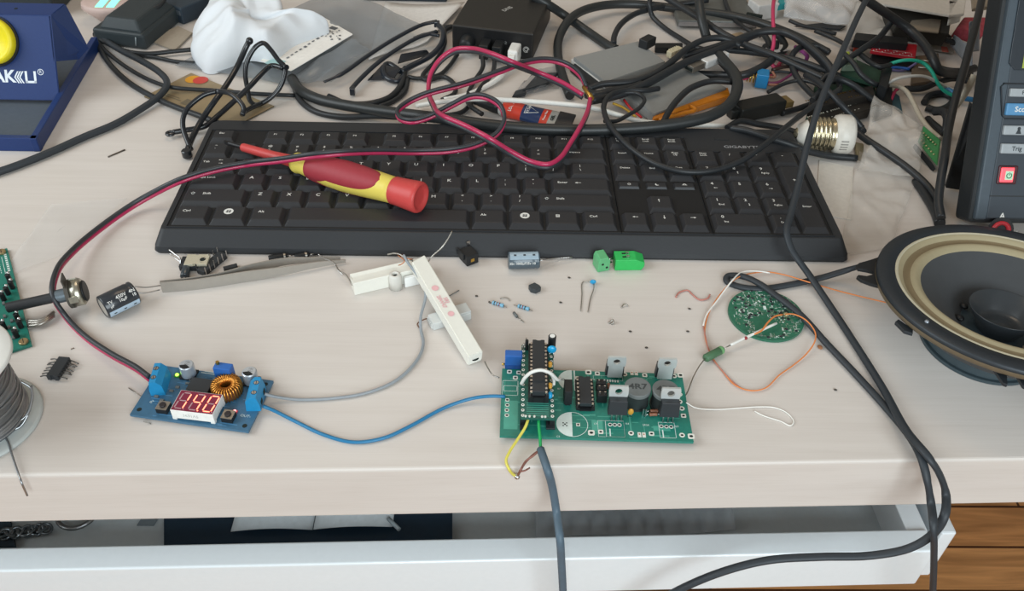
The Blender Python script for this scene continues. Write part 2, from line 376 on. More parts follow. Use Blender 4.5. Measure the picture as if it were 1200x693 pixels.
def key(ux,y,w=1,h=1,legend=(),hmm=None,low=False):
    x0=ux*KU+.5; x1=(ux+w)*KU-.5; y0=y+.4; y1=y+(hmm or h*KU)-.6
    b=MB().use(KK); zt=KTOP if not low else 15
    if low: b.frustum((x0+1.5,x1-1.5,y0,y1),(x0+2.5,x1-2.5,y0+1,y1-1),13,zt,bev=.35)
    else: b.frustum((x0,x1,y0,y1),(x0+2.4,x1-2.6,y0+4.2,y1-.9),13,zt,bev=.5)
    b.use(PRINT)
    for (kind,s,dx,dy,sz) in legend:
        m=T(x0-.5+dx,y+dy,zt+.03)
        if kind=='t': b.text(s,sz,m,.012)
        elif kind=='a': arrow(b,m,s,sz)
        elif kind=='win':
            b.disc(3.1,0,m,24); b.use(KK)
            for i in (0,1):
                for j in (0,1): b.add([(-1.5+i*1.6+.15*j,-1.25+j*1.35,.02),(-.2+i*1.6+.15*j,-1.25+j*1.35-.1,.02),(-.1+i*1.6+.15*j,-.15+j*1.35-.1,.02),(-1.4+i*1.6+.15*j,-.15+j*1.35,.02)],[(0,1,2,3)],m)
            b.use(PRINT)
        elif kind=='house':   # shift arrow outline
            b.tube([m@V(p) for p in ((-.7,-1,0),(-.7,0,0),(-1.5,0,0),(0,1.1,0),(1.5,0,0),(.7,0,0),(.7,-1,0),(-.7,-1,0))],.16,4)
        elif kind=='menu':
            b.quad(-1.2,1.2,-1.4,1.4,0,m); b.use(KK)
            for q in (-.8,-.2,.4,.9): b.quad(-.8,.8,q-.12,q+.12,.02,m)
            b.use(PRINT)
        elif kind=='power': b.ring(.75,1.1,0,m,16,R(120),R(420)); b.quad(-.15,.15,.3,1.5,0,m)
        elif kind=='moon': b.disc(1.3,0,m,16); b.use(KK); b.disc(1.05,.02,m@T(.55,.5,0),14); b.use(PRINT)
        elif kind=='wake': b.disc(1.3,0,m,14,0,PI); b.use(KK); b.disc(.6,.02,m,12,0,PI); b.use(PRINT); b.quad(-1.8,1.8,-.4,-.1,0,m)
    return b.build('key',None,kb)
def tl(s,dx=8,dy=13,sz=4.2): return ('t',s,dx,dy,sz)
def two(a,c): return (tl(a,8,14.6,3.2),tl(c,8,9.6,3.4))
# number row
for i,(a,c) in enumerate(zip('~!@#$%^&*()_+','`1234567890-=')): key(i,4*KU,1,1,two(a,c))
key(13,4*KU,2,1,(tl('Backspace',13,13,2.9),))
key(0,3*KU,1.5,1,(tl('Tab',6.2,12.6,3),('a','l',15.5,14.8,.8),('a','r',16.5,10.8,.8)))
for i,c in enumerate('QWERTYUIOP'): key(1.5+i,3*KU,1,1,(tl(c),))
key(11.5,3*KU,1,1,two('{','[')); key(12.5,3*KU,1,1,two('}',']')); key(13.5,3*KU,1.5,1,two('|','\\'))
key(0,2*KU,1.75,1,(tl('Caps Lock',11,12.6,2.9),))
for i,c in enumerate('ASDFGHJKL'): key(1.75+i,2*KU,1,1,(tl(c),))
key(10.75,2*KU,1,1,two(':',';')); key(11.75,2*KU,1,1,two('"',"'"))
key(12.75,2*KU,2.25,1,(tl('Enter',9,12.8,3.1),('a','l',19.5,12.6,1.1)))
key(0,KU,2.25,1,(('house','',7,13,1),tl('Shift',16,12.8,3.1)))
for i,c in enumerate('ZXCVBNM'): key(2.25+i,KU,1,1,(tl(c),))
key(9.25,KU,1,1,two('<',',')); key(10.25,KU,1,1,two('>','.')); key(11.25,KU,1,1,two('?','/'))
key(12.25,KU,2.75,1,(('house','',7,13,1),tl('Shift',16,12.8,3.1)))
x=0
for w,lg in ((1.25,(tl('Ctrl',8,12.6,3.1),)),(1.25,(('win','',11,12.4,1),)),(1.25,(tl('Alt',8,12.6,3.1),)),(6.25,()),(1.25,(tl('Alt',8,12.6,3.1),)),(1.25,(('win','',11,12.4,1),)),(1.25,(('menu','',8.6,12.6,1),)),(1.25,(tl('Ctrl',8,12.6,3.1),))):
    key(x,0,w,1,lg); x+=w
FY=96.8
key(0,FY,1,1,(tl('Esc',8,10.4,2.9),),16)
for i,x in enumerate((2,3,4,5,6.5,7.5,8.5,9.5,11,12,13,14)): key(x,FY,1,1,(tl('F%d'%(i+1),8.5,9.9,2.7),),16)
nx=15.13
for i,(a,c) in enumerate((('Prt Sc','SysRq'),('Scroll','Lock'),('Pause','Break'))): key(nx+i,FY,.985,1,(tl(a,8.5,11.4,2.3),tl(c,8.5,8.8,2.3)),16)
for i,a in enumerate(('Insert','Home','Page\nUp')): key(nx+i,4*KU,.985,1,(tl(a,8.5,13,2.6),))
for i,a in enumerate(('Delete','End','Page\nDn')): key(nx+i,3*KU,.985,1,(tl(a,8.5,13,2.6),))
for i,a in enumerate(('power','moon','wake')): key(nx+i,2*KU+9.5,.985,1,((a,'',9.5,4,1),),8,True)
key(nx+1,KU,.985,1,(('a','u',8,12.5,.9),))
for i,a in enumerate('ldr'): key(nx+i,0,.985,1,(('a',a,9,12.8,1),))
qx=18.22
key(qx,4*KU,1,1,(tl('Num\nLock',8,13,2.5),)); key(qx+1,4*KU,1,1,(tl('/',8,13,3.6),)); key(qx+2,4*KU,1,1,(tl('*',8,13,4.5),)); key(qx+3,4*KU,1,1,(tl('-',8,13,4.2),))
for r_,row in ((3,(('7','Home'),('8','u'),('9','PgUp'))),(2,(('4','l'),('5',''),('6','r'))),(1,(('1','End'),('2','d'),('3','PgDn')))):
    for i,(a,c) in enumerate(row):
        lg=[tl(a,7.6,14.2,4)]
        if len(c)>1: lg.append(tl(c,9.6,9,2.6))
        elif c: lg.append(('a',c,9.2,9.2,.75))
        key(qx+i,r_*KU,1,1,lg)
key(qx+3,2*KU,1,2,(tl('+',9,20,4.5),)); key(qx+3,0,1,2,(tl('Enter',9.5,27,2.8),))
key(qx,0,2,1,(tl('0',7.6,14.2,4),tl('Ins',9.2,9,2.6))); key(qx+2,0,1,1,(tl('.',7.6,14.4,4),tl('Del',8.6,9,2.6)))
b=MB().use(mat('logo_grey','94969a',.5)); b.text('GIGABYTE',4.6,T(20.3*KU,104,13.32),.02,1.25); b.build('maker_lettering',None,kb)
b=MB().use(KB); b.box(19.35*KU,19.9*KU,113.5,116,13.2,13.6); b.build('led_window',None,kb)
# ------------------------------------------------------------------ circuit boards
GRN=mat('green_solder_mask','23786a',.35,spec=.5,var=.18,scale=500)
GRND=mat('dark_green_solder_mask','1d5a50',.35,var=.3,scale=700)
TRC=mat('green_trace','4a9c8a',.35)
SILK=mat('silkscreen_white','d3e0dc',.6)
HOLE=mat('drill_hole','17201d',.8)
TBLU=mat('trimmer_blue','2b62ad',.4)
CBLU=mat('ceramic_blue','1d9bd0',.3,coat=.3)
AMB=mat('amber_ceramic','d19a3a',.35,coat=.3)
GRAY=mat('ferrite_grey','6b7070',.6,var=.1)
DGR=mat('dark_ferrite','2b3232',.6)
ICB=mat('chip_epoxy','2b2f33',.5,var=.08)
TAB=mat('transistor_tab','c6cbca',.38,.35,var=.08)
RED=mat('diode_red','8e2f33',.3)
BRN=mat('resistor_brown','8a5a44',.4)
class Fr:
    "a flat working frame; px(u,v,h) gives the frame's own coordinates of a pixel on the plane z=h"
    def __init__(s,m): s.m=m; s.i=m.inverted()
    def px(s,u,v,h=0):
        o=s.i@CC; d=s.i.to_3x3()@ray(u,v); return o+d*((h-o.z)/d.z)
    def py(s,u,v,y):
        o=s.i@CC; d=s.i.to_3x3()@ray(u,v); return o+d*((y-o.y)/d.y)
    def mb(s): return MB(s.m)
def pin_rows(b,x0,x1,y0,y1,n,z0,z1,w=.5):
    for i in range(n):
        y=y0+(y1-y0)*i/(n-1)
        for x in (x0,x1): b.box(x-w/2,x+w/2,y-w/2,y+w/2,z0,z1)
def dip(fr,parent,cx,cy,w,l,n,z,h,socket=0,name='chip'):
    "dual in-line chip, long side along y"
    b=fr.mb().use(ICB)
    b.prism([(cx-w/2,cy-l/2),(cx+w/2,cy-l/2),(cx+w/2,cy+l/2),(cx+1.1,cy+l/2),(cx+.7,cy+l/2-1),(cx-.7,cy+l/2-1),(cx-1.1,cy+l/2),(cx-w/2,cy+l/2)],z+1+socket,z+h+socket,None,.25)
    o=b.build(name,None,parent)
    pr=fr.mb().use(MET)
    for i in range(n):
        y=cy-l/2+l*(i+.5)/n
        for s_ in (-1,1):
            pr.box(cx+s_*(w/2+.35)-.7,cx+s_*(w/2+.35)+.7,y-.7,y+.7,z+socket+h*.5,z+socket+h*.5+.35)
            pr.box(cx+s_*(w/2+.9)-.15,cx+s_*(w/2+.9)+.15,y-.35,y+.35,z,z+socket+h*.5+.3)
    pr.build('chip_pins',None,o)
    if socket:
        s2=fr.mb().use(BLK)
        for s_ in (-1,1): s2.box(cx+s_*(w/2+.7)-1,cx+s_*(w/2+.7)+1,cy-l/2-.6,cy+l/2+.6,z,z+socket)
        for yy in (-.48,0,.48): s2.box(cx-w/2,cx+w/2,cy+yy*l-1.4,cy+yy*l+1.4,z,z+socket-.6)
        s2.build('chip_socket',None,o)
    return o
def pad(b,x,y,sq=True,s=1.7,hole=.55,z=.06,hx=1.0):
    b.use(IVORY)
    if sq: b.prism([(x+s*.5*a,y+s*.5*c) for a,c in ((-.7,-1),(.7,-1),(1,-.7),(1,.7),(.7,1),(-.7,1),(-1,.7),(-1,-.7))],z-.06,z+.04)
    else: b.cyl(s*.55,z-.06,z+.04,T(x,y),16)
    b.use(HOLE); b.cyl(hole,z-.05,z+.07,T(x,y)@M.Diagonal((hx,1,1,1)),12)
def to220(fr,parent,cx,cy,facing,z=3.2,lean=0):
    "upright power transistor; facing -1: black face towards the desk's front, +1: metal back to the front"
    m=T(cx,cy,z)@RX(lean)
    if facing>0: m=m@RZ(PI)
    b=fr.mb().use(ICB); b.frustum((-5,5,-2.8,1.1),(-4.6,4.6,-2.8,1.1),0,9.2,m,.25)
    o=b.build('power_transistor',None,parent)
    b=fr.mb().use(TAB)
    # tab plate with hole and shoulder notches
    n=20; hole=[(1.9*math.cos(2*PI*i/n),12.4+1.9*math.sin(2*PI*i/n)) for i in range(n)]
    out=[]
    for i in range(n):
        a=2*PI*i/n; c,d=math.cos(a),math.sin(a); k=min(5/abs(c) if abs(c)>1e-6 else 99,(3.4 if d>0 else 3.4)/abs(d) if abs(d)>1e-6 else 99)
        out.append((k*c,12.4+k*d))
    for y0 in (1.1,2.3):
        pass
    vs=[(x,1.15,z_) for x,z_ in hole]+[(x,1.15,z_) for x,z_ in out]+[(x,2.45,z_) for x,z_ in hole]+[(x,2.45,z_) for x,z_ in out]
    fs=[]
    for i in range(n):
        j=(i+1)%n
        fs+=[(i,j,n+j,n+i),(2*n+i,3*n+i,3*n+j,2*n+j),(i,2*n+i,2*n+j,j),(n+i,n+j,3*n+j,3*n+i)]
    b.add(vs,fs,m); b.box(-3.9,3.9,1.15,2.45,0.3,9.1,m); b.build('metal_tab',None,o)
    b=fr.mb().use(MET)
    for x in (-2.54,0,2.54):
        b.tube([m@V((x,-.6,0)),m@V((x,-.6,-1)),(cx+(x if facing<0 else -x),cy-2.2*(1 if facing<0 else .2),.1)],.45,6)
    b.build('transistor_legs',None,o); return o
# ---------- main green amplifier board
o=P(585.5,511,4); xx=P(813,518,4)-o
bf=Fr(frame(o,xx))           # z=0 top face
BW=xx.length; BD=bf.px(588,432).y
main=thing('amplifier_board',bf.m@V((BW/2,BD/2,-4)),'large green circuit board with a long upright-pinned chip, two grey coils and four power transistors','circuit board')
q=bf.px
b=bf.mb().use(GRN); b.box(0,BW,0,BD,-1.6,0); 
# traces and copper pours
b.use(TRC)
random.seed(3)
for i in range(70):
    x=random.uniform(1,BW-14); y=random.uniform(1.5,BD-2)
    if random.random()<.6: b.quad(x,min(BW-1,x+random.uniform(3,13)),y,y+random.choice((.35,.5,.8)),.012)
    else: b.quad(x,x+random.choice((.35,.5,.8)),y,min(BD-1,y+random.uniform(3,12)),.012)
for u0,v0,u1,v1 in ((590,503,607,470),(694,506,706,493),(735,504,712,503),(766,505,785,500)):
    a=q(u0,v0); c=q(u1,v1); b.quad(min(a.x,c.x),max(a.x,c.x),min(a.y,c.y),max(a.y,c.y),.014)
b.build('board',None,main)
b=bf.mb(); 
for u,v,sq in ((597,436,1),(604,443,1),(608,437,1),(689.5,436.5,1),(700,438,1),(677,443.5,1),(732,439,0),(755.5,440,1),(790,441,0),(797.5,440,1),(796.5,462.5,0),(796.5,471,0),(799,479,0),(801,487.5,1),
    (693,507.5,1),(704,506.4,1),(739.5,508,0),(763.5,508.6,1),(799.3,510.3,0),(810,511.6,1),(715,498,0),(720.4,498.2,0),(725.8,498.4,0),(775,500,0),(781,500.4,0),(786.5,500.7,0),(594.5,469,1),(594.5,475,0),(594,481,0),(594,487,0)):
    p=q(u,v); big=(u,v) in ((689.5,436.5),(797.5,440),(693,507.5),(810,511.6)); s=3.4 if big else (2.1 if u<610 and v>460 or v>497 and v<501 else 2.7)
    pad(b,p.x,p.y,sq,s,.6 if not big else .75,hx=1.3)
for u,v in ((743,437.5),(752,510)):
    p=q(u,v); b.use(IVORY)
    for dx in (-1.15,1.15): b.box(p.x+dx-.9,p.x+dx+.9,p.y-1.6,p.y+1.6,-.02,.1)
    b.use(COPP)
    for dx in (-1.15,1.15): b.cyl(.4,0,.15,T(p.x+dx,p.y+.4),10)
b.build('solder_pads',None,main)
b=bf.mb().use(SILK)
def half(u,v,rx,a0=90,a1=270):
    p=q(u,v); b.disc(rx,.05,T(p.x,p.y),28,R(a0),R(a1)); return p
p=half(670.5,446,7.6); b.quad(p.x+.9,p.x+1.7,p.y-7.4,p.y+7.4,.05)
p=half(670.5,497.5,8.2); b.ring(7.9,8.2,.05,T(p.x,p.y),30,R(-90),R(90))
def rect(u0,v0,u1,v1,w=.25):
    a=q(u0,v0); c=q(u1,v1); x0,x1=sorted((a.x,c.x)); y0,y1=sorted((a.y,c.y))
    for r_ in ((x0,x1,y0,y0+w),(x0,x1,y1-w,y1),(x0,x0+w,y0,y1),(x1-w,x1,y0,y1)): b.quad(*r_,.05)
rect(709,493,733,513);rect(771,495,793,514);rect(589,446,607,464);rect(590,452,606,459);rect(700,493,733,513,.15);rect(695,440,730,447,.15)
for u,v,dy in ((715,507,5),(777,508.5,5)): p=q(u,v); b.quad(p.x-.3,p.x+.3,p.y-dy/2,p.y+dy/2,.055)
for s_,u,v,z_ in (('C9','698',497,1.6),('R4',735,497,1.6),('2R2K',757,498.5,1.6),('IC7',695,445,1.6),('Q2',793,500,1.6),('C3',654,512,1.6),('R7',655,456,1.6)): 
    p=q(float(u),v); b.text(s_,z_,T(p.x,p.y,.05))
p=q(662,497.5); b.use(HOLE)
for dx,dy in ((-.9,-.9),(.9,-.9),(-.9,.9),(.9,.9)): b.box(p.x+dx-.35,p.x+dx+.35,p.y+dy-.35,p.y+dy+.35,.05,.07)
b.cyl(.5,.05,.08,T(p.x,p.y),10)
p=q(677.5,498); b.use(IVORY); b.box(p.x-1,p.x+1,p.y-1,p.y+1,0,.1); b.use(HOLE); b.cyl(.6,.05,.15,T(p.x,p.y),10)
p=q(660,445); b.ring(.5,.8,.07,T(p.x,p.y),10); b.quad(p.x-1.6,p.x-1,p.y-.6,p.y+.6,.07)
b.build('silkscreen',None,main)
# flat black packages at the front edge
for u0,v0,u1,v1 in ((609,490.5,617,504.5),(640,490,650,504)):
    a=q(u0,v1); c=q(u1,v0); bf.mb().use(ICB).box(a.x,c.x,a.y,c.y,0,1.2,bev=.2).build('flat_chip',None,main)
# pin-legged chips
a=q(686,482); dip(bf,main,a.x,a.y+10.6,6.3,19.5,7,0,3.4,1.6)
a=q(665,476); b=bf.mb().use(BLK); b.box(a.x-2.1,a.x+2.1,a.y,a.y+9,1,11,bev=.3); b.box(a.x-1.3,a.x+1.3,a.y+.4,a.y+8.6,0,1); b.build('upright_relay',None,main)
a=q(705,473); b=bf.mb().use(BLK)
for i in range(3): b.box(a.x-2.6,a.x+2.6,a.y+i*4.2,a.y+i*4.2+3.7,.2,6,bev=.3)
o=b.build('jumper_header',None,main)
b=bf.mb().use(MET)
for i in range(3):
    for dx in (-1.4,1.4): b.box(a.x+dx-.4,a.x+dx+.4,a.y+i*4.2+1.4,a.y+i*4.2+2.2,5.9,7.2)
b.build('header_pins',None,o)
# coils
for u,v,r_ in ((745.5,482,7.0),(778,485,7.0)):
    p=q(u,v); c=(p.x,p.y+6.2)
    b=bf.mb().use(DGR); b.cyl(r_*.93,.3,9.5,T(*c),36); o=b.build('coil',None,main)
    b=bf.mb().use(GRAY); b.cyl(r_,9.5,12.2,T(*c),40,bev=.4); b.use(mat('coil_marking','3c4142',.6)); b.text('4R7',5.2,T(c[0],c[1],12.24),.03,1.15); b.build('coil_top',None,o)
    bf.mb().use(DGR).cyl(r_,0,1.2,T(*c),36).build('coil_foot',None,o)
# power transistors
for u,v,fc in ((722.5,496,-1),(783,498.5,-1)):
    p=q(u,v); to220(bf,main,p.x,p.y+4,fc,4.2,R(-9))
for u,v,fc in ((719.5,444,1),(777.5,446,1)):
    p=q(u,v); to220(bf,main,p.x,p.y+1.2,fc,2.0,0)
# small parts
def blob(u,v,m,rx,rz,h,name,cylr=None):
    p=q(u,v); b=bf.mb().use(m); b.ball(rx,T(p.x,p.y,h)@M.Diagonal((1,.55,1,1)),14,rz/rx); b.use(MET)
    for dx in (-.9,.9): b.tube([(p.x+dx*.6,p.y,h-rz*.6),(p.x+dx,p.y,0)],.22,5)
    return b.build(name,None,main)
blob(738,489,AMB,1.6,2.3,4.2,'amber_capacitor'); blob(733,475,AMB,1.1,1.6,3,'amber_capacitor')
def axial(u,v,m,l,r_,ang,h,name='resistor',lead=2.2):
    p=q(u,v); mm=T(p.x,p.y,h)@RZ(ang)@RY(PI/2); b=bf.mb().use(m)
    b.lathe([(0,-l/2),(r_*.8,-l/2),(r_,-l/2+.5),(r_*.85,-l/4),(r_*.85,l/4),(r_,l/2-.5),(r_*.8,l/2),(0,l/2)],mm,12)
    b.use(MET); d=V((math.cos(ang),math.sin(ang),0)); c=V((p.x,p.y,h))
    for s_ in (-1,1): b.tube([c+d*(s_*l/2),c+d*(s_*(l/2+lead*.7)),c+d*(s_*(l/2+lead))+V((0,0,-h))],.25,5)
    return b.build(name,None,main)
axial(722,455.5,RED,4,1.1,0,1.6); axial(713,455,BRN,3.6,1,PI/2,1.5); axial(765,488,BRN,4.2,1.1,.1,1.5); axial(766,484,BRN,4.2,1.1,.1,1.5)
b=bf.mb().use(IVORY)
for i in range(6): p=q(709+i*3,446.5+i*.2); b.box(p.x-.4,p.x+.4,p.y-.8,p.y+.8,0,.35)
b.build('chip_resistors',None,main)
b=bf.mb().use(MET)
for u,v in ((753,487),(756,488)): p=q(u,v); b.box(p.x-.35,p.x+.35,p.y-.3,p.y+.3,0,5)
b.build('test_pins',None,main)
# trimmer standing on the board's back corner
p=q(591.5,431); pz=10.4
b=bf.mb().use(TBLU); b.box(p.x,p.x+9.4,p.y-1,p.y+3.9,.3,10.2,bev=.5); b.use(mat('trimmer_dark','234f92',.45)); b.box(p.x+.2,p.x+9.2,p.y-1.25,p.y-.9,.3,3); o=b.build('blue_trimmer',None,main)
b=bf.mb().use(GOLD); b.tube([(p.x,p.y+1,1.6),(p.x-1.6,p.y+1,1.6)],.7,8); b.build('trimmer_screw',None,o)
# raised daughter board
dz=8.0
a=q(610,490,dz); c=q(650,490,dz); d=q(610,408,dz); e=q(651,402,dz)
dx0,dx1,dy0,dy1=a.x,c.x,a.y,(d.y+e.y)/2
b=bf.mb().use(GRND); b.box(dx0,dx1,dy0,dy1,dz-1.4,dz)
b.use(TRC)
for i in range(7): b.quad(dx0+3,dx1-3,dy0+1.5+i*1.4,dy0+1.9+i*1.4,dz+.02)
dau=b.build('daughter_board',None,main)
b=bf.mb().use(IVORY); n=15
for i in range(n):
    y=dy0+1.6+(dy1-dy0-3)*i/(n-1)
    for x in (dx0+1.1,dx1-1.1): b.cyl(.85,dz,dz+.25,T(x,y),10); b.use(HOLE); b.cyl(.35,dz+.2,dz+.3,T(x,y),8); b.use(IVORY)
for x in (dx0+2.6,dx0+4.6,dx0+7,dx1-6.4,dx1-4.8): b.cyl(.6,dz,dz+.6,T(x,dy0+1),8)
b.build('pin_pads',None,dau)
b=bf.mb().use(BLK)
for x in (dx0+1.1,dx1-1.1): b.box(x-1.2,x+1.2,max(.5,dy0+1),BD-1,0,dz-1.4)
b.build('pin_sockets',None,dau)
cx=q(631.5,440,dz+8).x; y1=q(629,398,dz+8).y; y0=q(631,459,dz+8).y
# long chip in its socket on the daughter board
b=bf.mb().use(ICB); w=6.5
b.prism([(cx-w/2,y0),(cx+w/2,y0),(cx+w/2,y1),(cx+1.3,y1),(cx+.9,y1-1),(cx-.9,y1-1),(cx-1.3,y1),(cx-w/2,y1)],dz+4.6,dz+8,None,.3); o=b.build('long_chip',None,dau)
b=bf.mb().use(MET)
for i in range(14):
    y=y0+(y1-y0)*(i+.5)/14
    for s_ in (-1,1): b.box(cx+s_*(w/2+.4)-.75,cx+s_*(w/2+.4)+.75,y-.75,y+.75,dz+5.8,dz+6.3); b.box(cx+s_*(w/2+.95)-.2,cx+s_*(w/2+.95)+.2,y-.4,y+.4,dz+4,dz+6)
b.build('chip_pins',None,o)
b=bf.mb().use(BLK)
for s_ in (-1,1): b.box(cx+s_*(w/2+.7)-1.3,cx+s_*(w/2+.7)+1.3,y0-.8,y1+.8,dz,dz+4)
for yy in (y0,(y0+y1)/2,y1-2): b.box(cx-w/2,cx+w/2,yy-.8,yy+2,dz,dz+3.8)
b.build('chip_socket',None,o)
hz=dz+6
def dpart(u,v,h): return q(u,v,dz+h)
p=dpart(646.5,409,0); b=bf.mb().use(BLK); b.cyl(2.2,dz,dz+8,T(p.x,p.y+2),18,bev=.3); b.use(WHT); b.cyl(1.5,dz+8,dz+8.1,T(p.x,p.y+2),16); b.build('small_capacitor',None,dau)
p=dpart(646,418,0); b=bf.mb().use(CBLU); b.ball(2.6,T(p.x,p.y,dz+5.5)@M.Diagonal((1,.6,1,1)),16); b.use(MET); b.tube([(p.x-1,p.y,dz+4),(p.x-1.2,p.y-1,dz)],.3,6); b.tube([(p.x+1,p.y,dz+4),(p.x+1.2,p.y-1,dz)],.3,6); b.build('blue_capacitor',None,dau)
for u,v in ((644.5,427),(644.5,452)):
    p=dpart(u,v,2); b=bf.mb().use(AMB); b.ball(1.35,T(p.x,p.y,dz+2.4),12,1.0); b.ball(1.2,T(p.x,p.y-1,dz+2),12); b.build('amber_capacitor',None,dau)
p=dpart(644.5,464,2); b=bf.mb().use(CBLU); b.ball(1.7,T(p.x,p.y,dz+2.6)@M.Diagonal((.8,1.2,1.2,1)),14); b.build('blue_capacitor',None,dau)
b=bf.mb().use(STEEL)
for u,v in ((616,404),(613,410),(617,409)): p=dpart(u,v,0); b.tube([(p.x,p.y,dz),(p.x+.2,p.y,dz+5)],.45,6)
b.use(BLK); p=dpart(617,412,0); b.cyl(.9,dz,dz+7,T(p.x,p.y+1.5),10); b.build('upright_leads',None,dau)
b=bf.mb().use(mat('white_sleeve','ddddd8',.5))
w1=spline([bf.px(*t) for t in ((611,450,dz+1),(616,442,dz+8),(624,436,dz+12.5),(634,434,dz+13.5),(644,437,dz+12),(653,445,dz+5),(656,444,dz+1))],6); b.tube(w1,.95,8)
w2=spline([bf.px(*t) for t in ((640,435,dz+12.5),(646,439,dz+10),(649,446,dz+4),(649,451,dz+1))],6); b.tube(w2,.85,8)
b.build('white_jumper_wire',None,dau)
# ---------- step-down converter board with a red voltmeter display
MB_BLUE=mat('blue_solder_mask','3c6784',.35,var=.2,scale=400)
o=P(152,486,3); xx=P(291,506,3)-o
mf=Fr(frame(o,xx)); w=xx.length; d=mf.px(190.5,428.5).y
mod=thing('converter_board',mf.m@V((w/2,d/2,-3)),'small blue circuit board with red lit three digit voltmeter display and copper coil','circuit board')
b=mf.mb().use(MB_BLUE); b.box(0,w,0,d,-1.5,0); b.use(mat('blue_trace','4f83ab',.4))
random.seed(9)
for i in range(40):
    x=random.uniform(1,w-10); y=random.uniform(1,d-2); b.quad(x,x+random.uniform(1.5,8),y,y+.5,.015)
b.use(HOLE)
for x,y in ((3.2,4),(w-3.2,3.2),(3,d-3),(w-3.2,d-3.2)): b.cyl(1.3,-.02,.03,T(x,y),16)
b.use(GRAY)
for x,y in ((7,13),(11,11),(20,27),(19,24.5),(24,28),(15,21),(13,18),(52,5),(49,10),(38,15)): b.box(x,x+2,y,y+1.2,0,.9)
b.build('board',None,mod)
b=mf.mb().use(SILK); p=mf.px(289.5,489); b.text('OUT-',2.3,T(p.x-1,p.y+.5,.03)@RZ(0)); p=mf.px(178,471); b.text('IN',2.2,T(p.x,p.y,.03)@RZ(R(60)))
for u,v in ((250,437),(246,438.5)): p=mf.px(u,v); b.quad(p.x-5,p.x+4,p.y,p.y+.4,.03)
b.build('silkscreen',None,mod)
def termblk(px_front,px_back,depth,facing,hh=10.0):
    "two-way blue screw terminal between two pixels on the board, wire side facing out"
    a=mf.px(*px_front); c=mf.px(*px_back); 
    m=frame((a.x,a.y,0),(c-a)); L=(c-a).length; s=facing
    b=mf.mb().use(BLUET); prof=[(0,0),(0,4.2*1),(1.2,hh),(4.4,hh),(7.0,7.0),(7.6,0)]
    vs=[(x,s*(y-0),z) for x in (0,L) for y,z in prof]; n=len(prof)
    fs=[tuple(range(n)),tuple(range(n,2*n))[::-1]]+[(i,i+n,(i+1)%n+n,(i+1)%n) for i in range(n)]
    b.add(vs,fs,m); 
    o=b.build('terminal_block',None,mod)
    b=mf.mb().use(mat('terminal_slot','14405f',.6)); 
    for k in (.27,.73): b.cyl(1.5,hh-.02,hh+.05,m@T(L*k,s*2.8,0),14)
    b.use(MET)
    for k in (.27,.73): b.cyl(1.15,hh,hh+.12,m@T(L*k,s*2.8,0),12); b.use(HOLE); b.box(L*k-1.1,L*k+1.1,s*2.8-.16,s*2.8+.16,hh+.08,hh+.16,m); b.use(MET)
    b.use(HOLE)
    for k in (.27,.73):
        y=s*.7; b.box(L*k-1.3,L*k+1.3,min(y-s*1,y),max(y-s*1,y),2,4.4,m)
    b.build('terminal_screws',None,o)
termblk((177,464),(184,441),7.6,-1)
termblk((306,482),(312,457),7.6,1)
def elcap(u,v,r_,h_):
    p=mf.px(u,v); c=T(p.x,p.y+r_*.7)
    b=mf.mb().use(mat('capacitor_can','c3cbd4',.3,.6)); b.cyl(r_,.6,h_,c,28,bev=.5); b.use(BLK); b.disc(r_*.85,h_+.03,c,24,R(200),R(330)); b.use(mat('can_print','6b6f72',.5)); b.text('100\n35V',1.7,c@T(.2,.8,h_+.05)); o=b.build('can_capacitor',None,mod)
    mf.mb().use(BLK).box(p.x-r_,p.x+r_,p.y-r_*.25,p.y+r_*1.65,0,1.2).build('capacitor_foot',None,o)
elcap(219.5,444.5,3.9,8.6); elcap(293,452.5,3.9,8.6)
b=mf.mb().use(mat('green_led_lit','b8f25a',.3,emit=1.6)); p=mf.px(208,441); b.ball(1.0,T(p.x,p.y,1),12); b.use(mat('green_led','3d7a28',.3)); b.box(p.x-1.5,p.x+1.5,p.y-1.2,p.y+1.6,0,.9); b.build('green_indicator',None,mod)
b=mf.mb().use(mat('red_led_lit','ff9a9a',.3,emit=3.0)); p=mf.px(275.5,483.5); b.ball(.8,T(p.x,p.y,1),12); b.use(mat('red_led','c24a55',.3)); b.box(p.x-1.3,p.x+1.3,p.y-.9,p.y+.9,0,.8); b.build('red_indicator',None,mod)
p=mf.px(234,463); b=mf.mb().use(ICB); b.box(p.x-6.5,p.x+5.5,p.y-1,p.y+8,.2,4.2,bev=.3); b.build('regulator_chip',None,mod)
# copper-wound ring
p=mf.px(263,468); cc=(p.x,p.y+4.8)
b=mf.mb().use(mat('ring_core','6a3d26',.5)); b.lathe([(3.6,.6),(7.2,.6),(7.2,6.6),(3.6,6.6),(3.6,.6)],T(*cc),40,False); o=b.build('coil_core',None,mod)
b=mf.mb().use(mat('enamelled_copper','c98a3e',.28,.85,var=.2,scale=900)); n=30
for i in range(n):
    a=2*PI*i/n; dd=V((math.cos(a),math.sin(a),0)); c=V((cc[0],cc[1],0))
    b.tube([c+dd*3.2+V((0,0,.4)),c+dd*3.1+V((0,0,3.5)),c+dd*3.4+V((0,0,7.0)),c+dd*5.4+V((0,0,7.5)),c+dd*7.3+V((0,0,6.9)),c+dd*7.8+V((0,0,3.5)),c+dd*7.5+V((0,0,.3))],.46,7)
b.build('copper_winding',None,o)
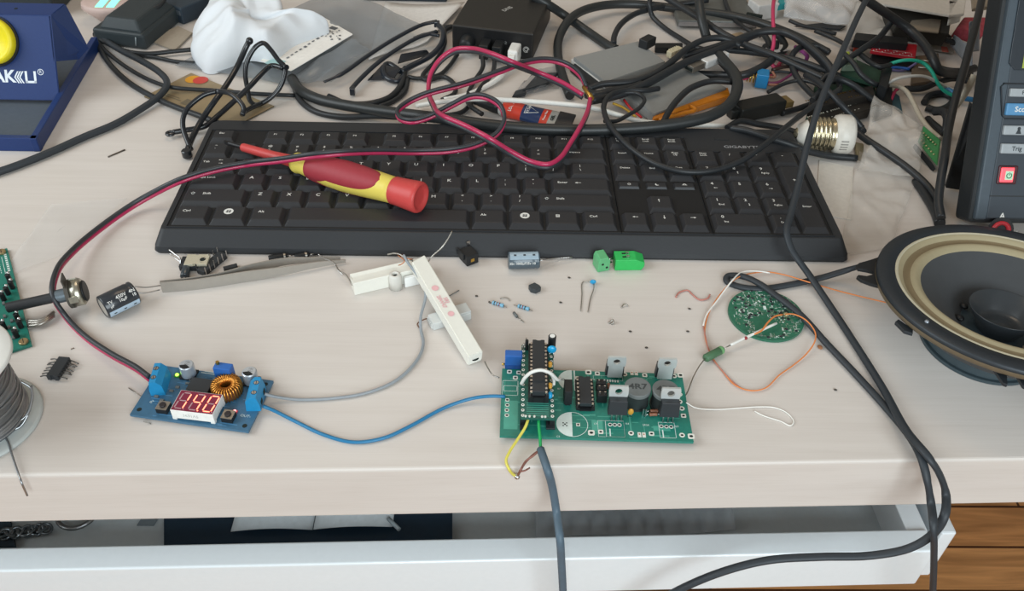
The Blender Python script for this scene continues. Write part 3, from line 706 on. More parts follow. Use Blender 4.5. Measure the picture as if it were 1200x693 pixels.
# multi-turn trimmer behind the coil
p=mf.px(263,448.5); b=mf.mb().use(TBLU); b.box(p.x-4.6,p.x+4.9,p.y,p.y+4.9,.4,10.4,bev=.4); o=b.build('blue_trimmer',None,mod)
b=mf.mb().use(GOLD); b.cyl(1.0,10.4,12,T(p.x-3,p.y+3.4),12); b.use(HOLE); b.box(p.x-3.9,p.x-2.1,p.y+3.3,p.y+3.5,11.9,12.05); b.build('trimmer_screw',None,o)
# display
a=mf.px(199,480.5,7.3); c=mf.px(249,486.5,7.3); DWd=(c-a).length; df=Fr(mf.m@frame((a.x,a.y,0),(c-a)))
DD=df.px(262,463.5,7.3).y+.4
b=df.mb().use(WHT); b.box(0,DWd,0,DD,1.2,7.2,bev=.15)
for x in (0,DWd-2.2): 
    for y in (0,DD-2): b.box(x,x+2.2,y,y+2,.1,1.3)
b.use(mat('moulded_marking','b4b6b2',.6)); b.text('3631AS',2.7,T(DWd*.45,-.03,4.0)@RX(PI/2),.01); dsp=b.build('voltmeter_display',None,mod)
b=df.mb().use(mat('display_face','7c2840',.3)); b.box(.35,DWd-.35,.35,DD-.35,7.15,7.35); b.build('display_face',None,dsp)  # glow of the lit digits is put into the face colour
LIT=mat('lit_red_segment','ff7a5c',.4,emit=3.4); UNL=mat('unlit_segment','b28f93',.5)
seg={'a':((.5,4),(3.6,4)),'b':((3.75,3.9),(3.75,2.1)),'c':((3.75,1.9),(3.75,.1)),'d':((.5,0),(3.6,0)),'e':((.35,1.9),(.35,.1)),'f':((.35,3.9),(.35,2.1)),'g':((.5,2),(3.6,2))}
on=('bc','bcfg','abcdef')
blit=df.mb().use(LIT); bun=df.mb().use(UNL)
S3=DWd/3
for i in range(3):
    x0=S3*i+1.0; sx=(S3-2.3)/4.1; sy=(DD-3.4)/4.0
    for k,((ax,ay),(cx_,cy_)) in seg.items():
        tgt=blit if k in on[i] else bun
        f=lambda x,y:(x0+x*sx+(y/4)*.9,1.6+y*sy)
        p0=V(f(ax,ay)+(0,)); p1=V(f(cx_,cy_)+(0,)); dr=(p1-p0).normalized(); nn=V((-dr.y,dr.x,0))*.34; e=dr*.34; p0=p0+dr*.1;p1=p1-dr*.1
        pts=[p0,p0+e+nn,p1-e+nn,p1,p1-e-nn,p0+e-nn]; tgt.add([(v.x,v.y,7.4) for v in pts],[tuple(range(6))[::-1]])
    (blit if i==1 else bun).cyl(.36,7.35,7.41,T(x0+4.3*sx,1.5),10)
blit.build('lit_segments',None,dsp); bun.build('unlit_segments',None,dsp)
for u,v in ((192.5,481),(268.5,491.5)):
    p=mf.px(u,v); b=mf.mb().use(BLK); b.box(p.x-3,p.x+3,p.y-2.6,p.y+3.2,.1,3.4,bev=.2); b.use(STEEL); b.box(p.x-3,p.x+3,p.y-2.6,p.y+3.2,3.35,3.6); b.use(mat('button_cap','2a2426',.5)); b.cyl(1.7,3.6,4.6,T(p.x,p.y+.2),16,bev=.2); b.build('push_button',None,mod)
b=mf.mb().use(STEEL)
for u0,v0,u1,v1 in ((166,465,151,455),(168,494,177,497)): b.tube([mf.px(u0,v0,-1),mf.px(u1,v1,-2.6)],.3,6)
b.build('trimmed_leads',None,mod)
# ------------------------------------------------------------------ loose parts on the front of the desk
CER=mat('white_ceramic','e4e3da',.6,var=.04,bump=.03)
def hexa(b,top,thick):
    "slab from four top corners (in order) and a thickness along the downward normal"
    t=[V(p) for p in top]; n=(t[1]-t[0]).cross(t[3]-t[0]).normalized()
    if n.z>0: n=-n
    lo=[p+n*thick for p in t]
    bm=bmesh.new(); a=[bm.verts.new(p) for p in t]; c=[bm.verts.new(p) for p in lo]
    bm.faces.new(a); bm.faces.new(c[::-1])
    for i in range(4): bm.faces.new((a[i],c[i],c[(i+1)%4],a[(i+1)%4]))
    bmesh.ops.recalc_face_normals(bm,faces=bm.faces); bmesh.ops.bevel(bm,geom=bm.edges[:],offset=.5,segments=2,affect='EDGES')
    bm.verts.index_update(); b.add([v.co.copy() for v in bm.verts],[[v.index for v in f.verts] for f in bm.faces]); bm.free()
# ceramic power resistor lying under the other one
a0=P(416,346.6); a1=P(489,329.4); d=(a1-a0).normalized(); m=frame(a0,d); 
ra=thing('ceramic_resistor',m@V((22,5,0)),'white ceramic power resistor block lying against the keyboard front, under another','resistor','ceramic power resistors')
LA=47; b=MB(m).use(CER); b.prism([(0,0),(9.5,0),(9.5,9.8),(6.5,9.0),(3,9.2),(0,9.6)],0,LA,M(((0,0,1,0),(1,0,0,0),(0,1,0,0),(0,0,0,1))),.5); b.build('ceramic_body',None,ra)
b=MB().use(STEEL); b.tube(spline([m@V((0,4.5,4.5)),P(405,322,5),P(398,318,4),P(393,310,3)]),.45,6); b.build('wire_lead',None,ra)
m2=frame(P(464,337,0),(1,.12,0)); tb=thing('ceramic_tube',m2@V((0,0,0)),'short white ceramic tube standing before the lying resistor block','tube')
b=MB(m2).use(mat('grey_ceramic','cfcdc6',.5,var=.05)); b.lathe([(1.6,8.5),(1.6,10.6),(2.5,10.9),(3.4,10.4),(3.6,9.2),(4.0,8),(4.1,0),(0,0)],None,28); b.build('tube_body',None,tb)
MB(m2).use(HOLE).disc(1.65,9.2,None,16).build('bore',None,tb)
m3=frame(P(474,336,0),d); wb_=thing('porcelain_block',m3@V((4,2,0)),'small bright white porcelain block beside the ceramic tube','block')
MB(m3).use(mat('porcelain','f0f2f0',.35,var=.02)).box(0,9.5,-1.5,1.2,0,7.4,bev=.6).build('block_body',None,wb_)
# second resistor, propped on the first
N1=P(549,418.5,8.4);N2=P(566,412,8.4);F1=P(482.5,307,19.2);F2=P(497.5,298.5,19.2)
rb=thing('ceramic_resistor',(N1+N2)/2,'long white ceramic power resistor with pale pink print, leaning on another resistor','resistor','ceramic power resistors')
b=MB().use(CER); hexa(b,[N1,N2,F2,F1],8.3); ax=(F1-N1).normalized(); mr=frame((N1+N2)/2+V((0,0,.08)),ax,(N2-N1).cross(ax)); LB=((F1+F2)/2-(N1+N2)/2).length
b.use(mat('pink_print','e3b3b6',.6)); L_=LB
b.disc(2.1,.06,mr@T(L_*.67,.4),20); b.disc(1.9,.06,mr@T(L_*.40,.2),20)
b.text('20W47',3.3,mr@T(L_*.53,1.4,.06)@RZ(PI),.03); b.text('5RJ',3.3,mr@T(L_*.53,-1.6,.06)@RZ(PI),.03); b.build('ceramic_body',None,rb)
e=(N1+N2)/2-ax*.05; b=MB().use(HOLE); dn=mr.to_3x3()@V((0,0,-1)); sd=mr.to_3x3()@V((0,1,0))
me_=M((sd,dn.cross(-sd),-ax)).transposed().to_4x4(); me_.translation=e+dn*4.4-ax*.1; b.lathe([(1.6,0),(0,0)],me_@M.Diagonal((1.3,.7,1,1)),16); b.build('core_hole',None,rb)
b=MB().use(STEEL); b.tube(spline([P(568,424,3),P(572,432,4),P(578,440,6),P(585,443,4.6)],5),.4,6)
b.tube(spline([P(500,310,12),P(505,302,14),P(517,291,20),P(525,280,24),P(530,271,27)],5),.5,6); b.tube(spline([P(484,306,16),P(475,303,18),P(470,299,19),P(462,297,18),P(454,298.5,17)],5),.5,6)
b.use(COPP); b.tube(spline([P(466,299,18),P(474,306,17),P(470,310,15),P(467,311,14)],5),.3,6); b.tube(spline([P(472,298,18),P(477,303,18),P(484,304,17)],4),.3,6); b.build('wire_lead',None,rb)
# white plug housing partly under it
mp=frame(P(508,388,0),P(553,374.5,0)-P(508,388,0)); hs=thing('connector_housing',mp@V((12,5,0)),'milky white plastic connector housing under the long resistor','connector')
b=MB(mp).use(mat('milky_plastic','dfe2e0',.35,trans=.25,var=.03)); b.box(0,24,0,9,0,5.4,bev=.5); b.box(14,24,.5,8.5,5.2,6.6,bev=.3)
for i in range(4): b.box(-.8,.3,1+i*2,2.2+i*2,1,4)
b.build('housing_body',None,hs)
# electrolytic capacitors
def lying_cap(p0,p1,r_,sleeve,stripe,label,texts,tdir,leads):
    "p0 top end centre, p1 lead end centre"
    d=p1-p0; L=d.length; m=frame(p0,d,(0,0,1)); R_=m@RY(PI/2)@RZ(0)
    t=thing('electrolytic_capacitor',(p0+p1)/2-V((0,0,r_)),label,'capacitor')
    b=MB(R_).use(sleeve); b.lathe([(r_*.72,.35),(r_*.8,0),(r_*.95,.1),(r_,.7),(r_,L-3.4),(r_*.93,L-2.6),(r_,L-1.8),(r_,L-.6),(r_*.9,L),(r_*.8,L)],None,36)
    b.build('sleeve',None,t)
    b=MB(R_).use(mat('can_end','c9c6be',.35,.5)); b.disc(r_*.78,.3,None,28); b.build('can_end',None,t)
    MB(R_).use(BLK).disc(r_*.85,L-.05,None,24).build('rubber_bung',None,t)
    # printed stripe and text wrap on the curved side: angle measured about the axis
    b=MB(R_).use(stripe[0]); a0,a1=stripe[1],stripe[2]
    def S(a,z,e=.04): return ((r_+e)*math.cos(a),(r_+e)*math.sin(a),z)
    b.grid(lambda u,v:S(a0+(a1-a0)*u,.9+(L-1.8)*v),8,1,True)
    for k in range(3):
        b.use(stripe[3]); b.grid(lambda u,v:S(a0+(a1-a0)*(.4+.2*u),L*(.17+.3*k)+1.6*v,.08),2,1,True)
    b.build('polarity_stripe',None,t)
    b=MB(R_).use(PRINT)
    for s_,sz,ang,z_ in texts:
        vs,fs=text_geo(s_,sz,.02)
        b.add([S(ang+v.y/r_*tdir[1],z_+v.x*tdir[0],.06) for v in vs],fs)
    b.build('sleeve_print',None,t)
    b=MB().use(MET)
    for pts in leads: b.tube(spline(pts,5),.4,6)
    b.build('wire_lead',None,t); return t
r1=7.2
p0=P(120,361,r1); p1=P(158,342.5,r1)
lying_cap(p0,p1,r1,mat('black_sleeve','2b3036',.3,coat=.3),(mat('sleeve_stripe_blue','a9bed0',.35),R(268),R(305),BLK),'black 450V electrolytic capacitor lying near the potentiometer',
  (('450V',2.9,R(218),10.6),('10µF',2.4,R(237),10.8),('4N',2.8,R(218),17.2),('10',2.4,R(238),17.4),('TV',2.4,R(226),3.6),('µF',2.2,R(246),3.8)),(1,-1),[[p1+V((.8,-1.5,1)),P(170,343.5,6),P(187,340,4)],[p1+V((.8,1.5,3)),P(172,337,5),P(190,334.5,2)]])
r2=5.6
p0=P(595.5,305.5,r2);p1=P(632,304.5,r2)
lying_cap(p0,p1,r2,mat('slate_sleeve','47555f',.3,coat=.4),(mat('sleeve_stripe_grey','96a9b6',.3),R(165),R(228),mat('stripe_mark','2e3a44',.4)),'dark slate electrolytic capacitor lying at the keyboard edge beside the green terminal',
  (('35v 1000µF35v 10',2.2,R(254),8.6),),(1,-1),[[p1+V((.5,-1.2,.5)),P(650,303,4),P(671,301.5,3)],[p1+V((.5,1.2,-1)),P(645,304.5,2),P(660,302.5,1)]])
# potentiometer with long shaft resting across the narrow board
pc=P(85,344,12); sh=P(8,361,9.5); d=(pc-sh).normalized(); m=frame(pc,d,(0,0,1))@RY(PI/2)
pot=thing('potentiometer',P(92,358,0),'round metal cased potentiometer with black shaft, by the end of the narrow board','potentiometer')
b=MB(m).use(mat('pot_case','b9b6a8',.3,.9,var=.25,scale=150)); b.lathe([(0,6),(7.2,6),(8,5.2),(8,0),(0,0)],None,36); 
for a in (20,140,260): b.box(7.5,8.5,-2,2,-.8,4,RZ(R(a)))
b.build('metal_case',None,pot)
b=MB(m).use(mat('phenolic','4a4640',.6)); b.cyl(8.4,-2.2,0,None,32); b.box(-4,4,8,13,-1.6,-.8,RZ(R(90))); b.build('terminal_plate',None,pot)
b=MB(m).use(BLK); b.cyl(6.2,6,7.4,None,28,bev=.5); b.build('rear_cover',None,pot)
b=MB(m).use(mat('pot_bushing','6f7a82',.35,.6)); b.cyl(4.0,-8.5,-2.2,None,24); b.build('bushing',None,pot)
b=MB(m).use(mat('shaft_black','2a2c2f',.45)); LL=(pc-sh).length; b.cyl(3.0,-LL,-8.5,None,22,bev=.4); b.build('shaft',None,pot)
# narrow green board at the desk's end, components up
nb=Fr(frame(P(37,404,1.8),P(8,290,1.8)-P(37,404,1.8)))    # x away from us, y to the left
nl=nb.px(8,291).x
nbd=thing('narrow_board',nb.m@V((nl/2,14,-1.8)),'narrow green circuit board with solder-tipped parts beside the solder reel','circuit board')
b=nb.mb().use(GRN); b.box(0,nl,0,28,-1.6,0); b.use(SILK)
for i in range(10): x=nl-4-i*2.2; b.quad(x-.8,x+.6,1.2,2.6,.03); b.quad(x-.8,x+.5,6,6.4,.03)
b.quad(nl-26,nl-8,4,4.3,.03)
b.build('board',None,nbd)
for x in (3.6,nl-3.6):
    b=nb.mb().use(mat('brass_screw','b9a27a',.35,.8)); b.cyl(2.5,0,1.6,T(x,3.4),20,bev=.3); b.use(HOLE); b.box(x-1.8,x+1.8,3.2,3.6,1.55,1.65); b.build('mounting_screw',None,nbd)
random.seed(5)
for i,(u,v) in enumerate(((12,330),(15,338),(22,376),(25,384),(5,352),(6,386),(20,395),(10,345))):
    p=nb.px(u,v); b=nb.mb().use(BLK); b.cyl(1.5,0,5.5,T(p.x,p.y),12,bev=.2); b.use(MET); b.ball(1.0,T(p.x+.6,p.y-.8,6),10); b.build('diode',None,nbd)
b=nb.mb().use(GRAY)
for x,y in ((9,7),(14,5),(19,8),(24,6),(30,9),(35,5),(42,8),(48,12),(12,12),(22,13),(33,14),(54,9)): b.box(x,x+2.4,y,y+1.4,0,1)
b.build('chip_resistors',None,nbd)
b=MB().use(STEEL)
for k in range(3): b.tube(spline([P(33,376+k*3,2),P(45,376+k*2.4,3),P(55,372+k*2,3.2),P(63,366+k*2.4,2)],5),1.0,8)
b.build('component_lead',None,nbd)
# reel of solder
c=P(-12,480,0); c=V((-57,-150,0))
sp=thing('solder_reel',c,'white plastic reel wound with silvery solder wire','reel')
WR=mat('reel_plastic','dfe0dc',.4,trans=.0,var=.03); WRC=mat('reel_clear','d6dcda',.35,trans=.35,var=.02)
b=MB(T(*c)).use(WRC); b.lathe([(6,0),(29,0),(30.5,.8),(30.5,1.8),(29,2.4),(6,2.4)],None,56); b.build('lower_flange',None,sp)
HT=43
b=MB(T(*c)).use(WR); b.lathe([(6,HT),(29.5,HT),(30,HT+.6),(30,HT+1.9),(29.3,HT+2.6),(8,HT+2.6),(8,HT-6),(6,HT-6)],None,56); b.build('upper_flange',None,sp)
b=MB(T(*c)).use(mat('solder_wire','9da0a3',.3,.85,var=.15))
prof=[(6,2.4)]
for i in range(29):
    z=3.1+i*1.38; r_=23.2+1.6*math.sin(i*.55)-.06*i
    prof+=[(r_-.35,z-.6),(r_+.25,z),(r_-.35,z+.6)]
prof.append((6,HT)); b.lathe(prof,None,56)
for k in range(7):
    z=6+k*4.6; tl_=random.uniform(-3,3); r_=24.9-.04*z; b.tube([(r_*math.cos(a),r_*math.sin(a),z+tl_*math.sin(a*1.0+k)) for a in [2*PI*j/40 for j in range(40)]],.55,6,closed=True)
b.build('wound_solder',None,sp)
b=MB().use(MATS['solder_wire']); b.tube(spline([P(37,452,19),P(38,470,12),P(24,500,3.4),P(6,508,3),P(10,520,2.8),P(18,545,2.2),P(25,565,.9),P(32,581,-10)],6),.55,6)
b.tube(spline([P(24,447,26),P(36,455,22),P(37,470,14),P(30,488,7),P(12,500,5)],6),.6,6); b.build('solder_end',None,sp)
b=MB(T(*c)).use(mat('paper_label','e3dfd0',.7)); b.lathe([(28,HT+2.66),(12,HT+2.66)],RZ(R(62)),20,False,0,R(75)); b.use(mat('label_ink','a9a597',.7))
for k in range(4): b.lathe([(25.5-k*3,HT+2.7),(24.7-k*3,HT+2.7)],RZ(R(70)),10,False,0,R(45))
b.build('reel_label',None,sp)
# chip with bent legs
a=P(63,447,0); c2=P(78,424,0); m=frame(a,c2-a); L=(c2-a).length
ch=thing('loose_chip',m@V((L/2,0,0)),'black chip with splayed bent legs lying alone between reel and blue board','chip')
b=MB(m).use(ICB); b.prism([(0,-3.1),(L,-3.1),(L,3.1),(0,3.1),(0,1),(1,.7),(1,-.7),(0,-1)],.5,4,None,.3); b.build('chip_body',None,ch)
b=MB(m).use(mat('leg_metal','6b6a68',.35,.9)); random.seed(11)
for i in range(7):
    x=1.2+i*(L-2.4)/6
    for s_ in (-1,1): 
        k=random.uniform(-1.2,1.2); b.tube([(x,s_*3,2.4),(x,s_*4,2.6),(x+k*.5,s_*(5.4+abs(k)*.4),2.4),(x+k,s_*(7.4+abs(k)),1.4)],.38,5)
b.build('chip_legs',None,ch)
# tweezers on edge
TW=mat('brushed_grey_metal','aaa59e',.42,.55,var=.06)
e0=P(189,336.5,3.5)
tw=thing('tweezers',P(290,325,0),'grey metal tweezers lying along the keyboard front','tweezers')
for nm,pts,w0 in (('blade',[(189,337,4),(230,333.5,4),(280,325.5,4.2),(330,318,4),(370,310.5,3.6),(405,306,2)],4.0),('blade',[(189,335,4),(225,331,4),(262,324.5,4.4),(300,314,4.6),(335,306.5,4.2),(370,304.5,3.4),(399,303,2)],3.8)):
    pp=spline([P(*t) for t in pts],6); n=len(pp); b=MB().use(TW)
    ws=[w0*(1-.75*max(0,(i/n-.45)/.55)) for i in range(n)]
    vs=[];fs=[]
    for i,p in enumerate(pp):
        t=(pp[min(i+1,n-1)]-pp[max(i-1,0)]).normalized(); sd=t.cross(V((0,0,1))).normalized(); 
        for a,c_ in ((-.35,-1),(.35,-1),(.35,1),(-.35,1)): vs.append(p+sd*a+V((0,0,c_*ws[i]-(p.z-ws[i])*0)))
    for i in range(n-1):
        for k in range(4): fs.append((i*4+k,i*4+(k+1)%4,(i+1)*4+(k+1)%4,(i+1)*4+k))
    fs+= [(3,2,1,0),tuple((n-1)*4+k for k in range(4))]; b.add(vs,fs); b.build(nm,None,tw)
# tab transistor, small capacitor, chip on its back, diodes by the keyboard corner
m=frame(P(215,317,0),P(246,317,0)-P(215,317,0),(0,0,1)); tr=thing('loose_transistor',m@V((7,4,0)),'flat transistor with beige metal tab lying at the keyboard corner','transistor')
b=MB(m).use(ICB); b.box(-2,15,-1,9,.2,4,bev=.4); b.build('epoxy_body',None,tr)
b=MB(m).use(mat('beige_tab','c9c3ae',.45,.4,var=.12,scale=900)); b.prism([(1.5,-1),(7,-1),(7,0),(8.5,0),(8.5,-1),(15.5,-1),(15.5,9),(8.5,9),(8.5,8),(7,8),(7,9),(1.5,9)],4,5.6,None,.2); b.use(HOLE); b.cyl(1.8,5.58,5.66,T(12,4),16); b.build('metal_tab',None,tr)
b=MB().use(MET); b.tube(spline([m@V((-2,2,3)),P(211,303,6),P(205,298,7),P(198,292.5,8)],5),.55,6); b.tube(spline([m@V((-2,5,2)),P(206,303,3),P(199,297,5)],5),.5,6); b.build('transistor_legs',None,tr)
a=P(216,325,2.6);c_=P(220,309,2.6); m=frame(a,c_-a)@RY(PI/2); L=(c_-a).length; sc=thing('small_capacitor',a-V((0,0,2.6)),'tiny dark cylindrical capacitor in front of the tab transistor','capacitor')
b=MB(m).use(mat('dark_sleeve','333c42',.3,coat=.3)); b.lathe([(0,0),(2.2,0),(2.6,.5),(2.6,L-1.6),(2.3,L-1.2),(2.6,L-.6),(2.2,L),(0,L)],None,24); b.build('sleeve',None,sc)
b=MB(m).use(MET); b.cyl(.6,-.8,0,None,8); b.build('lead_stub',None,sc)
a=P(236,323,0); c_=P(263,301,0); m=frame(a,c_-a); L=(c_-a).length
ck=thing('upturned_chip',m@V((L/2,0,0)),'black chip lying on its back with pins up beside the tab transistor','chip')
b=MB(m).use(ICB); b.box(0,L,-3.2,3.2,.2,3.8,bev=.4); b.build('chip_body',None,ck)
b=MB(m).use(MET)
for i in range(6):
    for s_ in (-1,1): b.box(1+i*(L-2)/5-.3,1+i*(L-2)/5+.3,s_*3.5-.15,s_*3.5+.15,1.6,7)
b.build('chip_legs',None,ck)
m=frame(P(263,319,0),P(281,314.5,0)-P(263,319,0)); fc=MB(m).use(ICB).box(0,8.5,0,3,.1,2.2,bev=.25); fc.use(MET)
for i in range(4): fc.box(1+i*2,1.5+i*2,-.6,0,.1,.5)
tag(fc.build('flat_chip'),'little flat black chip lying behind the tweezer blade','chip')
for pts,lab in (([(315,304,2.4),(337,300.5,2.4)],'black diode lying against the keyboard front, touching another diode'),([(346,302.5,2.4),(362,299,2.4)],'short black diode beside the keyboard front, with bright lead end')):
    a,c_=[P(*t) for t in pts]; m=frame(a,c_-a)@RY(PI/2); L=(c_-a).length
    t=thing('loose_diode',(a+c_)/2-V((0,0,2.4)),lab,'diode'); b=MB(m).use(BLK); b.lathe([(0,0),(2.1,0),(2.4,.4),(2.4,L-.4),(2.1,L),(0,L)],None,20); b.build('diode_body',None,t)
    MB(m).use(STEEL).cyl(2.43,L-2.4,L-1.2,None,20).build('cathode_band',None,t)
    MB(m).use(MET).tube([(0,0,L),(0,.3,L+3)],.4,6).build('wire_lead',None,t)
b=MB(); b.use(MET); b.tube(spline([P(373,298,8),P(380,303,6),P(391,308,4),P(397,318,1.2),P(402,322,1)],5),.35,6); tag(b.build('wire_offcut'),'thin bright wire offcut crossing the tweezer tips','wire')
# tact switch and green terminals by the keyboard front
m=frame(P(548,312,0),P(566,305,0)-P(548,312,0)); ts=thing('power_jack',m@V((3,5,0)),'little black socket with shiny pins propped at the keyboard front','socket')
b=MB(m).use(BLK); b.box(-1,7.5,-1,9,.3,8,bev=.6); b.box(-2,-.8,2,10,4,8.6,bev=.3); b.build('socket_body',None,ts)
b=MB(m).use(MET); b.box(5.2,7.4,9,10,7,10.5); b.box(7.4,8.6,0,2,.6,2.6); b.use(GOLD); b.box(1.8,4.4,-1.15,-.95,3,5.4); b.build('metal_pins',None,ts)
GT=mat('terminal_green','2fb45a',.4); GT2=mat('terminal_dull_green','5fae78',.45)
m=frame(P(703,318,0),P(719,315,0)-P(703,318,0)); gt=thing('small_terminal_block',m@V((4,4,0)),'small dull green two-way terminal block at the keyboard front','terminal block')
b=MB(m).use(GT2); b.prism([(-2,0),(6,0),(6,8),(4.5,10.5),(-1,10.5),(-2,8)],0,9,T(0,0,0)@M(((1,0,0,0),(0,0,1,-1),(0,1,0,.1),(0,0,0,1))),.4); b.build('terminal_body',None,gt)
b=MB(m).use(HOLE); b.cyl(.8,0,.1,T(1,-1.02,6)@RX(PI/2),12); b.cyl(.8,0,.1,T(4,-1.02,3)@RX(PI/2),12); b.build('wire_holes',None,gt)
b=MB(m).use(MET)
for z in (3,6): b.tube([(6,3,z),(9,3.2,z)],.6,6)
b.build('terminal_pins',None,gt)
m=frame(P(720,317,0),P(755,316.5,0)-P(720,317,0)); gp=thing('plug_terminal',m@V((8,4,0)),'bright green plug-in terminal with two pins on top at the keyboard front','terminal block')
b=MB(m).use(GT); b.prism([(0,0),(17,0),(18.6,3),(18.6,6),(13,8.5),(0,8.5)],0,9.4,M(((1,0,0,0),(0,0,1,-.5),(0,1,0,.1),(0,0,0,1))),.4); b.build('terminal_body',None,gp)
b=MB(m).use(HOLE)
for y in (2.8,6.2): b.box(4.6,9,y-.7,y+.7,8.5,8.66)
b.use(MET)
for y in (2.8,6.2): b.box(7,9,y-.5,y+.5,8.5,9.6)
b.build('terminal_pins',None,gp)
# resistors and crumbs
RBL=mat('resistor_blue','7fb4cf',.4); 
def res3(p0,p1,bands,label,leads=1):
    a,c_=P(*p0),P(*p1); d=(c_-a); L=d.length; m=frame(a,d)@RY(PI/2)
    t=thing('loose_resistor',(a+c_)/2-V((0,0,1.2)),label,'resistor','small resistors'); b=MB(m).use(RBL); b.lathe([(0,0),(1.0,0),(1.3,.5),(1.05,1.6),(1.05,L-1.6),(1.3,L-.5),(1.0,L),(0,L)],None,14); b.build('resistor_body',None,t)
    for k,cn in enumerate(bands): MB(m).use(cn).cyl(1.2,L*(.18+.22*k),L*(.18+.22*k)+.5,None,14).build('colour_band',None,t)
    b=MB().use(STEEL); dd=d.normalized(); b.tube([a,a-dd*2.5+V((0,0,-.6))],.3,5); b.tube([c_,c_+dd*2+V((0,0,-.6))],.3,5); b.build('wire_lead',None,t)
res3((577,354.5,1.2),(590,358.5,1.2),(DGR,BRN,RED),'pale blue banded resistor lying beside a bent wire offcut')
res3((607,358.5,1.2),(620,362.5,1.2),(DGR,RED,DGR),'pale blue banded resistor lying next to the tiny glass diode')
t=thing('glass_diode',P(605,370,0),'tiny grey glass diode with one long lead','diode'); a=P(602,366.5,1);c_=P(606,371.5,1); d=(c_-a); m=frame(a,d)@RY(PI/2)
b=MB(m).use(GRAY); b.lathe([(0,0),(.9,.1),(.9,d.length-.1),(0,d.length)],None,12); b.build('diode_body',None,t); b=MB().use(STEEL); b.tube([c_,P(614,378,.5)],.3,5); b.build('wire_lead',None,t)
m=frame(P(627.5,345,0),P(635,341,0)-P(627.5,345,0)); b=MB(m).use(mat('small_switch_black','3a4044',.5)); b.prism([(0,0),(4.4,0),(5,2),(4.2,6),(-.4,6.4),(-1.6,3)],.1,3.4,None,.4); tag(b.build('black_component'),'small black moulded part lying alone in front of the slate capacitor','component')
t=thing('disc_capacitor',P(694,333,0),'tiny blue disc capacitor with two long curved leads','capacitor'); p=P(695,330.5,2); b=MB(T(*p)@RX(R(25))).use(CBLU); b.ball(2.0,M.Diagonal((1,.6,1.15,1)),14); b.build('disc_body',None,t)
b=MB().use(STEEL); b.tube(spline([p+V((.5,-1,-.8)),P(696,338,1),P(692,350,.6),P(689,366,.5)],5),.3,5); b.tube(spline([P(690,330,1),P(683,331,.6),P(682,346,.5),P(680.5,365,.5)],5),.3,5); b.build('wire_lead',None,t)
def scrap(pts,r_,m_,label,name='wire_clipping',g='wire clippings on the desk'): 
    b=MB().use(m_); b.tube(spline([P(*t) for t in pts],4),r_,5); tag(b.build(name),label,'wire clipping',g)
scrap([(586,350,.4),(591,349,.8),(596,350,.9),(597,353,.4)],.3,STEEL,'bent thin wire clipping behind the first blue resistor')
scrap([(728,361,.4),(731,357,1.4),(734,357,1.2),(736,359,.4)],.4,STEEL,'bent wire clipping lying behind the curled clipping, in open desk')
scrap([(713,379,.4),(716,377,1),(718,375,2),(719,378,1.2),(716,380,.4)],.5,STEEL,'curled wire clipping lying between small capacitor and transistors')
scrap([(126.5,184,.5),(146.5,175.5,.5)],.55,mat('pin_dark','5b534b',.4,.6),'straight dark pin lying between blue stand and keyboard')
scrap([(524,348.5,.4),(531,344.5,.8),(538,340.5,.4)],.3,GRAY,'faint grey clipping beside the pink printed resistor')
scrap([(492,385,.4),(489,380,1),(495,375.5,1.5),(503,373.5,.8),(507,375,.4)],.4,mat('rust_lead','7a5a48',.5,.3),'rusty bent lead by the grey wire and white connector')
scrap([(83,409.5,.3),(87,408,.3)],.3,mat('crumb_brown','7b6d60',.8),'short brown clipping beside the twin cable bend')
scrap([(573,354,.4),(574.5,355,.5)],.6,mat('crumb_dark','4a453f',.8),'dark speck at the lead of the first blue resistor','solder_crumb','solder crumbs')
for u,v,lab in ((558.5,347,'dark speck of solder behind the white connector'),(667,325.5,'dark speck of solder left of the disc capacitor'),(657,354.5,'grey speck of solder between small resistor and disc capacitor'),(738.5,388.5,'dark speck of solder behind the transistors'),(757.5,407.5,'dark speck of solder behind the second rear transistor'),(806,388.5,'dark speck beside the loose orange wire loop'),(808,362,'small speck below the red and white wire offcut'),(979,457,'dark crumb of insulation beside the flat cables')):
    b=MB(T(*P(u,v,.5))).use(MATS['crumb_dark']); b.ball(.75,M.Diagonal((1.3,1,.6,1)),8,.7,6); tag(b.build('solder_crumb'),lab.replace(' left of',' beside'),'crumb','solder crumbs')
b=MB(T(*P(961,407,.8))).use(mat('rust_crumb','9a6a4a',.8)); b.ball(1.5,M.Diagonal((1,1.3,.6,1)),10,.6,6); tag(b.build('flux_crumb'),'brown crumb lying beside the round circuit board','crumb','solder crumbs')
